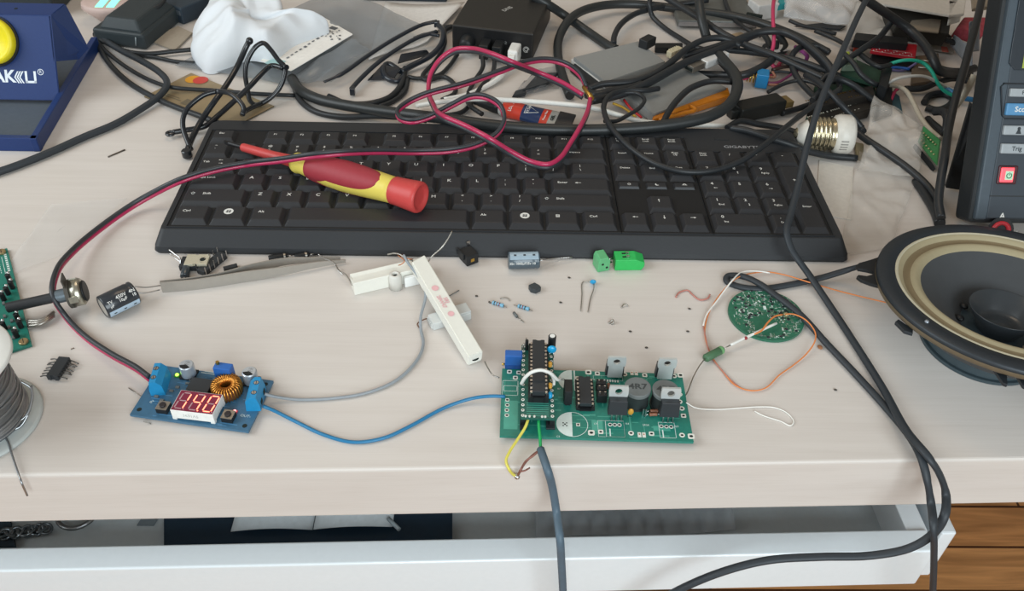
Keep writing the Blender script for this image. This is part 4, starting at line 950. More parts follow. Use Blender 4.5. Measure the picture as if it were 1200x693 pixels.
# ------------------------------------------------------------------ cables and wires on the front of the desk
def yf_(x): return (DM@V(((DM.inverted()@V((x,-175,0))).x,0,0))).y      # desk front at x
def hang(u,v,off):  # point off mm in front of the desk's front edge
    y=-172
    for _ in range(4): y=yf_(PY(u,v,y).x)-off
    return PY(u,v,y)
RDW=mat('pink_red_insulation','b22e56',.32,coat=.2); BKW=mat('grey_black_insulation','33363a',.4)
def twin(name,label,pts,r_,parts,off,n=6):
    "two-core cable: parts = (name, material, sign); cores sit off*sign above / below the path"
    pp=spline(pts,n); t=thing(name,pp[0],label,'cable')
    for nm,m_,k in parts:
        b=MB().use(m_); b.tube([p+V(off)*k for p in pp],r_,10); b.build(nm,None,t)
    return t
c1=px([(176,444,9),(160,432,8),(130,415.5,5),(100,395,3.4),(76,370,3.2),(62.5,348,12.8),(66,320,15),(85,295,9),(120,265.5,5),(155,241,6),(185,224,12),(215,210,20),(250,199.5,21.5),(290,192,21.5),(330,187.5,29),(368,182,37.5),(400,179,38),(440,177.5,32),(490,178,24),(530,176,24),(560,169,25),(583,156,30),(591,140,36),(586,124,42),(570,114,45),(552,113,43),(528,124,36),(505,136,30),(484,142,28),(469,139,26),(466,130,26),(478,120,28),(500,110,32),(545,98,36),(585,84,40),(612,74,42),(640,70,41),(663,75,37),(680,88,31),(687,103,24)])
twin('twin_cable','red and black twin cable running from blue board across the keyboard into loops',c1,1.45,(('black_core',BKW,1),('red_core',RDW,-1)),(0,0,1.25))
c2=px([(683,113,24),(660,99,30),(630,86,36),(600,74,53),(575,64,54),(552,58.5,48),(532,60,44),(516,71,38),(505,88,30),(502,106,23),(508,124,24),(520,138,40),(545,149,40),(572,163,40),(598,179,29),(622,191,22),(642,194.5,21),(656,187,21),(668,170,21.5),(680,150,24),(689,130,22),(692,114,22)])
twin('twin_cable','pink red cable with thin black core looping over the top rows of the keyboard',c2,1.7,(('red_core',RDW,1),('black_core',BKW,-1)),(0,.25,1.2))
b=MB().use(GOLD); b.tube(spline([P(684,102,25),P(688,108,25),P(692,113,24)]),1.6,8); b.tube([P(691,111,24),P(693,116,23)],2.2,10); 
tag(b.build('ring_terminal'),'little brass ring terminal at the end of the pink red cable','terminal')
GW=mat('grey_wire','8d949a',.45); 
cable('grey_wire','thin grey wire from the blue board up to the ceramic resistors',px([(310,462,6),(325,465.5,3),(350,468.5,1.4),(390,467,1.2),(430,460.5,1.2),(465,445.5,1.2),(490,420,1.2),(496,402,1.2),(493,385,2),(493,372,5),(498,352,7),(498.5,342,9),(490,324,13),(478,308,17),(473,299,19)]),.85,GW,'wire')
BW_=mat('blue_wire','24739f',.35)
cable('blue_wire','bright blue wire linking the blue board to the green amplifier board',px([(308,476,5),(320,481,3),(345,493.5,1.4),(380,510,1.2),(415,518.5,1.2),(450,513.5,1.2),(480,500,1.2),(520,478.5,1.4),(552,467.5,3),(575,464.5,4.6),(592,465,4.3)]),.95,BW_,'wire')
# shielded lead from the green board down over the desk edge
AUD=mat('slate_cable','4f6270',.5)
t=thing('shielded_cable',P(634,527,6),'slate grey shielded cable from the green board hanging over the desk edge','cable')
b=MB().use(AUD); b.tube(spline([P(633.5,527,7),P(637,537,8),P(642,552,7),hang(647,570,8),hang(652,600,12),PY(656,630,-200),PY(658,660,-202),PY(660,700,-202),PY(661,760,-200)],6),2.1,12); b.build('jacket',None,t)
b=MB().use(mat('yellow_wire','d8cd5c',.4)); b.tube(spline([P(619.5,489,9.5),P(616,500,8),P(606,516,6),P(597,530,5),P(593,540,4),P(596,549,2.5),hang(601,556,2),hang(606,559,2.2)],6),.75,8); b.build('yellow_wire',None,t)
b=MB().use(mat('green_wire','1fa25a',.4)); b.tube(spline([P(631,487,9.5),P(631.5,500,9),P(633,515,8),P(633.5,527,7.5)],5),.8,8); b.build('green_wire',None,t)
b=MB().use(mat('red_wire','a83a44',.4)); b.tube([P(634,526,8),P(637,530,8)],.9,6); b.build('red_wire',None,t)
b=MB().use(mat('braid_copper','8a5f55',.45,.5,var=.3,scale=2000))
for k in range(3): b.tube(spline([P(632,528,7+k*.3),P(625,533+k*.6,6+k*.4),P(616,542-k*.5,4.5),P(610,551+k*.4,3),hang(606.5,558,2.2)],6),.6,6)
b.tube(spline([P(610,553,3),P(615,552,3.4),P(621,548.5,3.6)],4),.45,5); b.use(MET); b.ball(1.5,T(*hang(606,559,2.4)),10); b.build('twisted_braid',None,t)
# flat black leads over the keyboard and down past the drawer
cable('flat_cable','flat black lead crossing the number pad and curling over the drawer front',
  px([(1022,-14,78),(1005,20,72),(985,65,64),(962,118,54),(946,170,40),(936,215,30),(927,250,25),(922,272,23),(928,293,17),(948,322,8),(975,362,3),(1005,408,2.6),(1035,456,4),(1063,506,9)])+[P(1088,536,11),hang(1101,556,10),hang(1108.5,580,14),PY(1107,604,-194),PY(1092,627,-197),PY(1065,643,-198),PY(1020,651.5,-197),PY(960,653,-196),PY(900,657,-196),PY(848,670,-197),PY(795,692,-198),PY(740,725,-198)],2.3,CAB2,flat=.72,up=(0,0,1))
cable('flat_cable','flat black lead looped by the round board, hanging straight down past the drawer',
  px([(1024,308,30),(1000,314.5,12),(965,325,4),(925,334,2),(890,338.5,1.8),(866,336,1.8),(852,330,1.8),(853,324,2.2),(868,323.5,3.4),(888,331.5,5),(910,347,5.4),(938,369,5),(968,402,3),(1003,439,2.4),(1040,480,2.4),(1066,512,4)])+[P(1080,538,7),hang(1086,560,12),hang(1091,590,18),PY(1094,615,-200),PY(1094.5,650,-203),PY(1093,700,-203),PY(1090,780,-203)],2.2,CAB2,flat=.75,up=(0,0,1))
# round board, green resistor, orange and white hair wires
rbm=T(*P(897,371,0)); rbf=Fr(rbm@T(0,0,1.8)); 
t=thing('round_board',P(897,371,0),'round green circuit board crowded with white outlines, under the looped black lead','circuit board')
b=MB(rbm).use(mat('faded_green_mask','2f6b54',.4,var=.3,scale=500)); b.cyl(22.4,.2,1.8,None,64); b.build('board',None,t)
random.seed(21); b=MB(rbm).use(SILK); b2=MB(rbm).use(mat('tin_pads','8d9a8a',.4,.3,var=.3)); b3=MB(rbm).use(ICB)
for i in range(620):
    a=random.uniform(0,2*PI); r_=21*math.sqrt(random.random()); x,y=r_*math.cos(a),r_*math.sin(a)
    if -10<x<6 and -17<y<-2 and (x<0 or y<-6): continue
    w,h=random.choice(((1.6,.35),(.35,1.6),(1,.9),(2.2,.3),(.3,2),(.8,.5)))
    if abs(x)+w>20: continue
    (b if random.random()<.5 else b2).quad(x,x+w,y,y+h,1.83)
    if random.random()<.12: b3.box(x+.1,x+1.5,y+.1,y+1.0,1.8,2.5)
for x,y in ((-9.5,-.3),(-14,3)): b.use(SILK); b.ring(1.3,1.75,1.84,T(x,y),18)
b.box(-.5,1,4,6.5,1.8,2.6); b.build('silkscreen',None,t); b2.build('tin_pads',None,t); b3.build('chips',None,t)
p=rbf.px(921,369,1); b=MB().use(mat('solder_joint','a89f7c',.4,.5)); b.ball(1.6,T(*P(921,369,2.8)),10); b.build('solder_joint',None,t)
OR=mat('orange_wire','d9834a',.4); WW=mat('white_wire','e4e2dc',.45); PKW=mat('rose_wire','b5776c',.45)
t=thing('hair_wires',P(860,330,2),'twisted pair of hair-thin orange and white wires looping around the round board','wire')
oo=px([(1044,356,10),(1010,348,4),(975,339,2),(945,330,6),(920,322.5,4),(900,319,2),(878,321,2.5),(862,327,4.5),(848,340,3),(833,362,1.2),(826,385,1),(828,402,1),(836,421,1),(848,437,1),(862,452,1.2),(880,458,1.2),(897,455,1.2),(913,440,1.2),(930,428,1.2),(945,415,2),(955,400,4),(955,389,5),(944,375,6.5),(930,368.5,7),(920,368.5,4)])
b=MB().use(OR); b.tube(spline(oo,6),.42,6); b.build('orange_wire',None,t)
b=MB().use(OR); b.tube(spline(px([(917,369,4),(908,371,5.5),(900,378,6),(892,388,6),(884,392,5)]),6),.55,6); b.build('orange_wire',None,t)
b=MB().use(WW); b.tube(spline(px([(902,320,3.2),(888,318,3.5),(870,319,4),(859,328,6),(851,338,4),(840,353,2.2),(828,369,1.4),(824,382,1.2)]),6),.5,6); b.build('white_wire',None,t)
b=MB().use(PKW); b.tube(spline(px([(824,382,1),(827,395,2),(833,418,1),(846,434,1.4),(858,447,1.2),(871,457,1)]),6),.36,6); b.build('rose_wire',None,t)
t=thing('green_resistor',P(837,415,0),'dark green axial resistor with white sleeved lead lying over the round board edge','resistor')
a=P(826,420.5,3);c_=P(847,409.5,3); d=c_-a; m=frame(a,d)@RY(PI/2); L=d.length
b=MB(m).use(mat('resistor_green','46694c',.45)); b.lathe([(0,0),(1.9,.1),(2.4,.8),(2.4,L-.8),(1.9,L-.1),(0,L)],None,20); b.build('resistor_body',None,t)
MB(m).use(mat('resistor_pale_green','6fa06c',.45)).cyl(2.45,L-2.6,L-.9,None,20).build('colour_band',None,t)
b=MB().use(STEEL); b.tube([c_,P(857,404,3.6)],.35,6); b.tube(spline([a,P(819,430,2.5),P(812,443,2),P(805,461,2.5),P(801,466,3)],5),.35,6); b.build('wire_lead',None,t)
b=MB().use(mat('white_sleeve','ddddd8',.5)); b.tube(spline([P(856,404.5,3.6),P(873,396.2,4.5),P(910,379,5.5)],5),.8,8); b.build('white_sleeve',None,t)
b=MB().use(RED); b.ball(1.1,T(*P(874,396.5,4.6)),8); b.build('red_joint',None,t)
cable('thread_wire','nearly invisible pale thread wire curling on the desk beside the amplifier board',px([(804,472,5),(815,478,2),(840,480,.5),(865,478.5,.5),(890,477,.6),(908,478,.6),(922,484,.6),(930,494,.6),(926,499,.6),(915,494,.6),(895,487.5,.6),(884,482,.6)]),.35,WW,'wire')
cable('wire_offcut','short red and white wire offcut lying between keyboard and round board',px([(792,348.5,.6),(796,343,.6),(806,340.5,.8),(811,345,.8),(820,351.5,.8),(829,350,.8),(832,345.5,.8)]),.5,PKW,'wire')
# ------------------------------------------------------------------ back and far end of the desk: stand, glasses, cloth, bags, cables
NAVY=mat('blue_powder_coat','1b3468',.45,var=.1,scale=800,bump=.08)
# --- soldering iron stand
ang=R(62)
bs=Fr(M((V((1,0,0)),V((0,math.cos(ang),math.sin(ang))),V((0,-math.sin(ang),math.cos(ang))))).transposed().to_4x4())
o=P(70,118,6); fr_=M((V((1,0,0)),V((0,math.cos(ang),math.sin(ang))),V((0,-math.sin(ang),math.cos(ang))))).transposed().to_4x4(); fr_.translation=o; bs=Fr(fr_)   # x along, y up the face, z out
p_tr=bs.px(58,18); FH=p_tr.y
st=thing('soldering_stand',(-170,170,0),'blue metal soldering iron stand with yellow knob and white lettering','stand')
w0=-95; 
ft=bs.m@V((0,FH,0)); fb=bs.m@V((0,0,0))
back=P(96,6,ft.z); dy=back.y-ft.y
b=MB().use(NAVY)
# folded sheet: front face, top face and both cheeks, 1.6 mm thick
def sheet(b,quad_,th=1.6):
    hexa(b,quad_,th)
xr_=ft.x; xb=fb.x
A=[V((xb+w0,fb.y,fb.z)),V((xb,fb.y,fb.z)),V((xr_,ft.y,ft.z)),V((xr_+w0,ft.y,ft.z))]
hexa(b,A,1.6); b.build('front_plate',None,st)
b=MB().use(NAVY); hexa(b,[A[3],A[2],A[2]+V((4,dy,1)),A[3]+V((4,dy,1))],1.6)
for x in (-30,-58): b.use(HOLE); b.cyl(1.4,ft.z+.3,ft.z+.6,T(xr_+x,ft.y+dy*.5),12); b.use(NAVY)
b.build('top_plate',None,st)
bb=P(112,50,40)
b=MB().use(NAVY)
mid=bs.m@V((0,bs.px(63,72).y,0)); fm_=(mid.z-fb.z)/(ft.z-fb.z); xm=xb+(xr_-xb)*fm_
ck_=[V((xm,mid.y,mid.z)),V((xr_,ft.y,ft.z)),V((xr_+4,ft.y+dy,ft.z)),V((xr_+9,ft.y+dy+4,24)),V((xr_+4,ft.y+dy*.6,20))]
n_=len(ck_); vs=[p+V((s_,0,0)) for s_ in (-1.6,0) for p in ck_]; fs=[tuple(range(n_))[::-1],tuple(range(n_,2*n_))]+[(i,(i+1)%n_,(i+1)%n_+n_,i+n_) for i in range(n_)]
b.add(vs,fs); 
b.build('cheek_plate',None,st)
b=MB().use(mat('hole_tan','a99c93',.6)); q=PY(62,25,ft.y+6); b.add([(xr_+.6-(ft.z-z)*.0,ft.y+y,ft.z+z) for y,z in ((3,-3),(7,-3.5),(8,-7),(8,-12),(4,-14),(2,-13))],[tuple(range(6))]); b.build('vent_hole',None,st)
kp=bs.px(-7,48); ke=bs.px(20,48); kr=(ke-kp).length
b=bs.mb().use(BLK); b.cyl(kr*1.1,.2,1.6,T(kp.x,kp.y),36); b.build('knob_rim',None,st)
YEL=mat('yellow_plastic','e3d21c',.4)
b=bs.mb().use(YEL); b.lathe([(kr,.8),(kr,5),(kr*.93,6.5),(kr*.8,6.8),(kr*.72,4.5),(0,4.2)],T(kp.x,kp.y),40); b.build('yellow_knob',None,st)
lp=bs.px(24,92); up_=bs.px(24,83); lh=(up_.y-lp.y)*2.0
LET=mat('white_lettering','dfe6ee',.5)
b=bs.mb().use(LET)
x1_=bs.px(44,92).x; hL=bs.px(30,83).y-bs.px(30,97).y
b.text('BAK',hL*1.42,T(bs.px(7,90).x-hL*.55,bs.px(7,90).y,.12),.03,1.0)
# chevron strokes and a square U
cx_=bs.px(20.5,90.5); s=hL/2
for k in range(3):
    x=cx_.x-s*.5+k*s*.42
    b.add([(x+s*.55,cx_.y+s,.12),(x+s*.8,cx_.y+s,.12),(x+s*.2,cx_.y,.12),(x-.05*s,cx_.y,.12)],[(0,3,2,1)]); b.add([(x+s*.55,cx_.y-s,.12),(x+s*.8,cx_.y-s,.12),(x+s*.2,cx_.y,.12),(x-.05*s,cx_.y,.12)],[(0,1,2,3)])
ux=bs.px(36,90.5); 
for r__ in ((-.95,-.55,-1,1),(.55,.95,-1,1),(-.95,.95,-1,-.62)): b.quad(ux.x+r__[0]*s,ux.x+r__[1]*s,ux.y+r__[2]*s,ux.y+r__[3]*s,.12)
rp=bs.px(47.5,84.5); b.ring(s*.42,s*.52,.12,T(rp.x,rp.y),20); b.text('R',s*.75,T(rp.x,rp.y,.12))
b.build('lettering',None,st)
# tray round the tower's foot
c0=P(48,178,0); c1_=P(118,57,0); hz_=11
b=MB().use(NAVY); inn=14
x0=c0.x-120; yb=c0.y+175
b.box(x0,c0.x,c0.y,c0.y+5,0,hz_,bev=.6)
mt=frame(c0,c1_-c0); Lm=(c1_-c0).length
b.box(0,Lm,0,5,0,hz_,mt,bev=.6); b.build('tray_rim',None,st)
b=MB().use(mat('tray_grey','56606c',.6,.3)); b.add([(x0,c0.y+4,2.5),(c0.x-3,c0.y+4,2.5),(c1_.x-4,c1_.y,2.5),(x0,c1_.y,2.5),(x0,c0.y+4,.3),(c0.x-3,c0.y+4,.3),(c1_.x-4,c1_.y,.3),(x0,c1_.y,.3)],[(0,1,2,3),(7,6,5,4),(0,4,5,1),(1,5,6,2)]); b.build('tray_floor',None,st)
# --- black moulded adaptor
m=frame(P(112,52,0),P(172,60,0)-P(112,52,0)); t=thing('power_adaptor',P(150,45,0),'dark grey moulded power adaptor block between blue stand and white cloth','adaptor')
DK=mat('adaptor_grey','30373a',.5,spec=.4,var=.08)
LL=(P(172,60,0)-P(112,52,0)).length
b=MB(m).use(DK); b.box(0,LL,0,62,.3,15,bev=3,seg=3); b.frustum((6,LL-2,2,60),(12,LL-8,8,54),14.5,24,None,2); b.build('adaptor_body',None,t)
b=MB(m).use(mat('worn_edge','7d8689',.4)); b.tube([(LL-9,-.2,4),(LL-8,-.3,8),(LL-7,-.2,12)],.7,6); b.build('cable_relief',None,t)
# --- lit beige clock plate at the top edge
t=thing('glowing_device',P(130,0,0),'beige rounded device glowing green at the top edge of the desk','device')
q=P(130,0,19); cm=T(q.x,q.y,0); rr_=(P(166,3,19)-P(94,3,19)).length/2
b=MB(cm).use(mat('beige_plastic','c3aca4',.45)); b.lathe([(0,.3),(rr_*.5,.3),(rr_*1.02,14),(rr_*.98,18),(rr_*.9,19),(0,19)],None,48,ell=.75); b.build('device_body',None,t)
b=MB(cm).use(mat('green_glow','7df0c0',.4,emit=1.3))
for x in (-5,5): b.box(x-4,x+3,-16,2,19,19.4)
b.build('lit_window',None,t)
# cream roll and dark things beyond
b=MB(T(*P(54,8,0))).use(mat('cream_paper','c0b6a6',.7)); b.lathe([(4,.2),(15,.2),(13,38),(5,38),(4,.2)],None,32); tag(b.build('paper_roll'),'cream paper roll standing behind the blue soldering stand','roll')
m=frame(P(178,18,0),P(232,40,0)-P(178,18,0)); t=thing('dark_case',m@V((60,60,0)),'flat dark blue-grey case half under the white cloth','case')
DKB=mat('notebook_dark','333f4a',.5,.3); b=MB(m).use(DKB); b.box(-30,40,4,120,.3,16,bev=1.5); b.build('case_body',None,t)
b=MB(m).use(mat('notebook_trim','616a72',.4,.5)); b.box(-29,39,3.2,5,9,13); b.build('case_trim',None,t)
m=frame(P(0,14,0),P(40,10,0)-P(0,14,0)); b=MB(T(-262,330,0)).use(mat('charcoal_box','333b3f',.6)); b.box(-10,62,0,60,.3,40,bev=2); tag(b.build('charcoal_box'),'charcoal box at the far corner behind the blue soldering stand','box')
b=MB().use(mat('brown_paper','a29788',.75)); hexa(b,[P(172,46,2),P(208,30,2),P(226,38,2),P(205,59,2)],1.4); tag(b.build('card_piece'),'greyish brown piece of card between adaptor and white cloth','card')
# --- bank card in a sleeve
t=thing('bank_card',P(250,115,0),'dull gold bank card with red and yellow circles beneath the black glasses','card')
m=frame(P(170,104,1),P(300,160,1)-P(170,104,1)); 
c4=[P(168,113,1.4),P(272,150,1.4),P(322,124,1.4),P(224,85,1.4)]
b=MB().use(mat('card_gold','9c8a6c',.4,.2,var=.25,scale=60)); hexa(b,c4,1.0); b.build('card_body',None,t)
cf=Fr(frame(c4[0]+V((0,0,.25)),c4[1]-c4[0])); q=cf.px(226,93); q2=cf.px(235,94)
b=cf.mb().use(mat('card_yellow','d99a2c',.4)); b.disc(6.2,.05,T(q.x,q.y),28); b.build('yellow_circle',None,t)
b=cf.mb().use(mat('card_red','c8433a',.4)); b.disc(6.2,.07,T(q2.x,q2.y),28); b.build('red_circle',None,t)
b=cf.mb().use(mat('card_ink','6d6350',.5)); q=cf.px(200,113); b.quad(q.x-5,q.x+12,q.y-1.5,q.y-.6,.05); b.quad(q.x-5,q.x+8,q.y+1,q.y+1.8,.05); b.box(q.x+14,q.x+22,q.y-4,q.y+4,.02,.08); b.build('card_print',None,t)
# --- white cloth
def ridge(x,y,s): return 1-min(1,2.2*abs(noise2(x,y,s)))
def noise2(x,y,s): 
    from mathutils import noise
    return noise.noise(V((x*s,y*s,s*3.1)))
def blob_outline(pts,z): return spline([P(u,v,z) for u,v in pts],4,closed=True)
clo=mat('white_cloth','d9dee3',.85,var=.02,scale=2500,bump=.12)
out=[(252,-8),(238,18),(226,35),(225,50),(223,58),(234,74),(243,81),(262,74),(290,64),(320,66),(345,50),(368,40),(384,32),(383,22),(352,18),(334,14),(330,2),(322,-10),(290,-14)]
oz=[24,18,14,10,9,7,5,9,13,15,15,16,18,24,28,30,34,36,34]
ring=spline([P(u,v,z) for (u,v),z in zip(out,oz)],8,closed=True); n=len(ring)
cen=sum(ring,V())/n; b=MB().use(clo); vs=[];fs=[]; K=26
for k in range(K+1):
    s_=k/K
    for i,p in enumerate(ring):
        r_=1-s_; q=cen+(p-cen)*r_; a=2*PI*i/n
        h=46*(1-r_**2.2)**.8*(.75+.25*math.cos(a-1.2)); 
        q.z=p.z*r_+ (1-r_)*12+h*.55
        w=(1-abs(2*s_-1)**2)
        q.z+=w*(4.5*noise2(q.x,q.y,.03)+2*noise2(q.x+50,q.y,.07)+6*ridge(q.x*.7+q.y*.5+9,q.y*.6-q.x*.25,.028)+3*ridge(q.x*.4-q.y*.8,q.x*.5,.05)); q.z+=2.2*noise2(q.x*1.3,q.y*.7,.05)*(1-s_)
        vs.append(q)
for k in range(K):
    for i in range(n): fs.append((k*n+i,k*n+(i+1)%n,(k+1)*n+(i+1)%n,(k+1)*n+i))
lo=len(vs); vs+= [V((p.x,p.y,max(.5,p.z-6))) for p in ring]
fs+=[(lo+i,lo+(i+1)%n,(i+1)%n,i) for i in range(n)]
b.add(vs,fs,None,True); tag(b.build('white_cloth',sub=1),'crumpled white cloth heaped behind the black glasses','cloth')
# --- grey static-shield bag with a label
def sheet_grid(name,corners,zf,m_,nu=24,nv=16,th=.3,amp=3,fr=.03,seed=0):
    "crumpled sheet over four pixel corners (u,v,z): bilinear plus creases"
    c=[P(*q) for q in corners]
    def fn(u,v):
        p=c[0].lerp(c[1],u).lerp(c[3].lerp(c[2],u),v); p=p.copy()
        e=min(1,8*min(u,1-u,v,1-v)+.35)
        p.z+=e*amp*(noise2(p.x+seed*37,p.y,fr)+.6*noise2(p.x*2+seed*11,p.y*2,fr)+.5*abs(noise2(p.x+seed,p.y*.6,fr*2.3))); p.z+=e*amp*.55*(ridge(p.x*.9+p.y*.45+seed*13,p.y*.15-p.x*.1,fr*.9)**3+.6*ridge(p.x*.3-p.y*.9+seed*7,p.x*.2,fr*1.3)**3); p.z=max(p.z,.5); p.x+=amp*.35*noise2(p.y,u*50+seed,.05); p.y+=amp*.35*noise2(p.x,v*50+seed,.05)
        return p
    b=MB().use(m_); b.grid(fn,nu,nv); return b,fn
SHB=mat('static_shield_film','8f979e',.22,.35,alpha=.62,var=.25,scale=40)
b,fn=sheet_grid('x',[(204,77,2),(345,100,2),(498,30,13),(395,-14,16)],0,SHB,26,20,amp=3.5,fr=.022,seed=3)
t=thing('shielding_bag',P(360,60,0),'crinkled grey static shielding bag with a white label, beside the white cloth','bag')
b.build('bag_film',None,t)
b=MB().use(SHB); tl_=[P(334,95,5),P(388,96,5),P(436,60,8),P(412,45,12)]; b.grid(lambda u,v:(tl_[0].lerp(tl_[1],u)).lerp(tl_[3].lerp(tl_[2],u),v)+V((0,0,3*noise2(u*60,v*60,.05))),10,10); b.build('bag_fold',None,t)
LZ=12
lab=[P(305,71,LZ),P(341,83,LZ),P(413.5,40,LZ),P(379,20,LZ)]
b=MB().use(mat('label_white','e9e7e2',.6)); hexa(b,lab,.5); lf=Fr(frame(lab[0]+V((0,0,.3)),lab[1]-lab[0],(lab[1]-lab[0]).cross(lab[3]-lab[0])))
o_=b.build('label',None,t)
b=lf.mb().use(mat('label_grey','5d6166',.6)); 
def lq(u0,v0,w,h): p=lf.px(u0,v0); b.quad(p.x,p.x+w,p.y,p.y+h,.12)
random.seed(4)
for i in range(26): lq(random.uniform(380,398),random.uniform(35,47),random.uniform(.6,2),random.uniform(.5,2.4))
lq(385,33,7,5)
for i in range(9): lq(335+i*5,68-i*3.2,1.2+random.random()*2,3)
b.build('label_print',None,o_)
b=lf.mb().use(mat('label_teal','9fc4c6',.5)); p=lf.px(318,74); b.quad(p.x-5,p.x+8,p.y-3,p.y+9,.12); b.build('label_patch',None,o_)
# --- black framed glasses
GF=mat('glasses_frame','1d2126',.25,coat=.3)
t=thing('glasses',P(280,140,0),'black framed spectacles standing on their edge before the white cloth','glasses')
def zline(v,v0,z0,v1,z1): return z0+(z1-z0)*(v-v0)/(v1-v0)
ra_=[(309,50.5),(317,58),(326,70),(334,79),(333,90),(327,104),(318,114),(307,121),(299,123),(293,118),(290,104),(287.5,88),(289,74),(295,61),(302,53)]
rb_=[(254,107),(240,111),(228,119),(219,128),(215,138),(214.5,148),(219,158),(226,172),(231,181),(240,181)]
A_=[P(u,v,zline(v,123,3,50,42)) for u,v in ra_]; pa=spline(A_,5,closed=True)
b=MB().use(GF); b.tube(pa,1.9,8,closed=True); b.build('lens_rim',None,t)
rb2=[(254,107),(240,111),(228,119),(219,128),(214.5,139),(214.5,150),(219,164),(224,176),(236,170),(256,152),(284,135),(286,128),(280,118),(268,109)]
B_=[P(u,v,zline(v,176,3,107,30)) for u,v in rb2]; pb=spline(B_,5,closed=True)
b=MB().use(GF); b.tube(spline(B_[:8]+[] ,5)[:],1.9,8); b.tube(spline([B_[0],B_[13],B_[12],B_[11],B_[10]],5),1.9,8); b.build('lens_rim',None,t)
LG=mat('lens_glass','dff0f0',.03,trans=1,ior=1.02,alpha=.35,var=0)
def lens(loop,nm='lens'):
    n=len(loop); c=sum(loop,V())/n; b=MB().use(LG); b.add([c+(c-CC).normalized()*-1.5]+[p.copy() for p in loop],[(0,i+1,(i+1)%n+1) for i in range(n)],None,True); return b.build(nm,None,t)
lens(pa)
b=MB().use(GF); b.tube(spline([A_[7],P(288,130,6),P(284,134,6),B_[11]],5),1.9,8); b.tube([P(333,78,27),P(336,79,28)],2.2,8); b.build('nose_bridge',None,t)
b=MB().use(GF); b.tube(spline([P(293,46,44),P(288,56,38),P(278,78,28),P(265,100,22),P(252,118,18),P(238,138,10),P(226,160,5),P(219,178,4)],5),2.3,8); b.ball(2.9,T(*P(292.5,48,44)),12); b.cyl(3.6,-3,3,T(*P(219,180,4)),14,bev=.6); b.build('temple_arm',None,t)
b=MB().use(GF); b.tube(spline([P(332,80,26),P(318,77,26),P(305,88,24),P(292,102,20),P(275,118,14),P(255,136,8),P(240,148,5),P(215,153,4),P(203,155,4)],5),2.1,8); b.torus(2.6,1.2,T(*P(199.5,156.5,4)),16,8); b.build('temple_arm',None,t)
# --- cables on the far side of the stand
cable('power_cable','slate grey cord sweeping from the desk edge past the blue stand',px([(-12,205,3),(20,194,3),(60,178,3),(100,160,3),(135,145.5,3),(165,128,4),(185,114,5),(195,102,7),(195,94,8),(186,84,9),(165,71,8),(140,58,6),(112,40,4)]),2.7,CAB2,n=6)
cable('power_cable','thin black cord running from the stand straight behind the glasses',px([(113,46,3),(122,58,3),(150,80,3),(180,96,3),(205,103,5),(250,106,3),(300,110,3),(345,112,3)]),1.7,CAB,n=5)
cable('power_cable','black cord curving in front of the bank card toward the keyboard',px([(114,50,2.5),(126,72,2.5),(150,96,2.5),(180,114,2.5),(210,127,4),(240,138,4),(262,146,2.5),(300,149,2.2),(318,150,2.2)]),2.3,CAB,n=5)
cable('power_cable','black cord passing the grey adaptor toward the white cloth',px([(111,41,5),(130,53,5),(152,61,5),(175,63,4),(205,60,4),(226,58,4)]),1.9,CAB,n=5)
cable('power_cable','short black cord between adaptor and dark case',px([(150,64,2),(180,67,2),(205,72,2),(228,74,2)]),1.7,CAB,n=5)
cable('thin_lead','thin black lead hooked over the adaptor at the top edge',px([(152,-6,20),(160,6,22),(168,12,22),(185,8,22),(196,-6,22)]),1.6,CAB,n=5)
b,fn=sheet_grid('x',[(-4,330,.6),(70,300,.6),(150,232,.6),(60,240,.6)],0,mat('clear_film','e2e4e4',.15,alpha=.16,var=.02),16,10,amp=2.6,fr=.05,seed=8); tag(b.build('clear_film'),'nearly invisible clear plastic film lying between stand and twin cable','film')

# --- insulated screwdriver lying on the keys
SR=mat('insulated_red','c04442',.42,var=.05); SY=mat('insulated_yellow','d9c65c',.42,var=.05); SG=mat('grip_red','96303a',.55,var=.08)
A_=P(284,172.5,20.5); B_=P(484,229.5,27); d=B_-A_; L=d.length; up=V((0,0,1)); m=frame(A_,d,up)@RY(PI/2)   # z along the axis, -x is up
t=thing('screwdriver',A_,'red and yellow insulated screwdriver lying slantwise on the keyboard keys','screwdriver')
b=MB(m).use(mat('blade_black','2b2b2d',.4,.5)); b.cyl(1.5,-12,0,None,12); b.add([(-1.4,-.4,-16),(1.4,-.4,-16),(1.4,.4,-16),(-1.4,.4,-16),(-1.2,-1.2,-12),(1.2,-1.2,-12),(1.2,1.2,-12),(-1.2,1.2,-12)],[(0,1,2,3),(4,5,1,0),(5,6,2,1),(6,7,3,2),(7,4,0,3)]); b.build('blade',None,t)
s1=L*.325; b=MB(m).use(SR); b.lathe([(0,0),(2.6,0),(3.0,1),(3.4,s1*.6),(4.4,s1+1)],None,24); b.build('blade_sleeve',None,t)
e=L*.90
b=MB(m).use(SY); b.lathe([(3,s1-1),(5.6,s1-.6),(6.8,s1+1.2),(7.2,s1+3.5),(6.6,s1+6),(7.2,s1+10),(8.6,s1+18),(9.9,s1+30),(10.4,s1+42),(10,s1+55),(8.9,e-4),(8.7,e+1),(0,e+1)],None,40); b.build('handle',None,t)
def hr(z):
    pr=[(7.2,s1+10),(8.6,s1+18),(9.9,s1+30),(10.4,s1+42),(10,s1+55),(8.9,e-4)]
    for (r0,z0),(r1,z1) in zip(pr,pr[1:]):
        if z<=z1: return r0+(r1-r0)*max(0,(z-z0))/(z1-z0)
    return 8.9
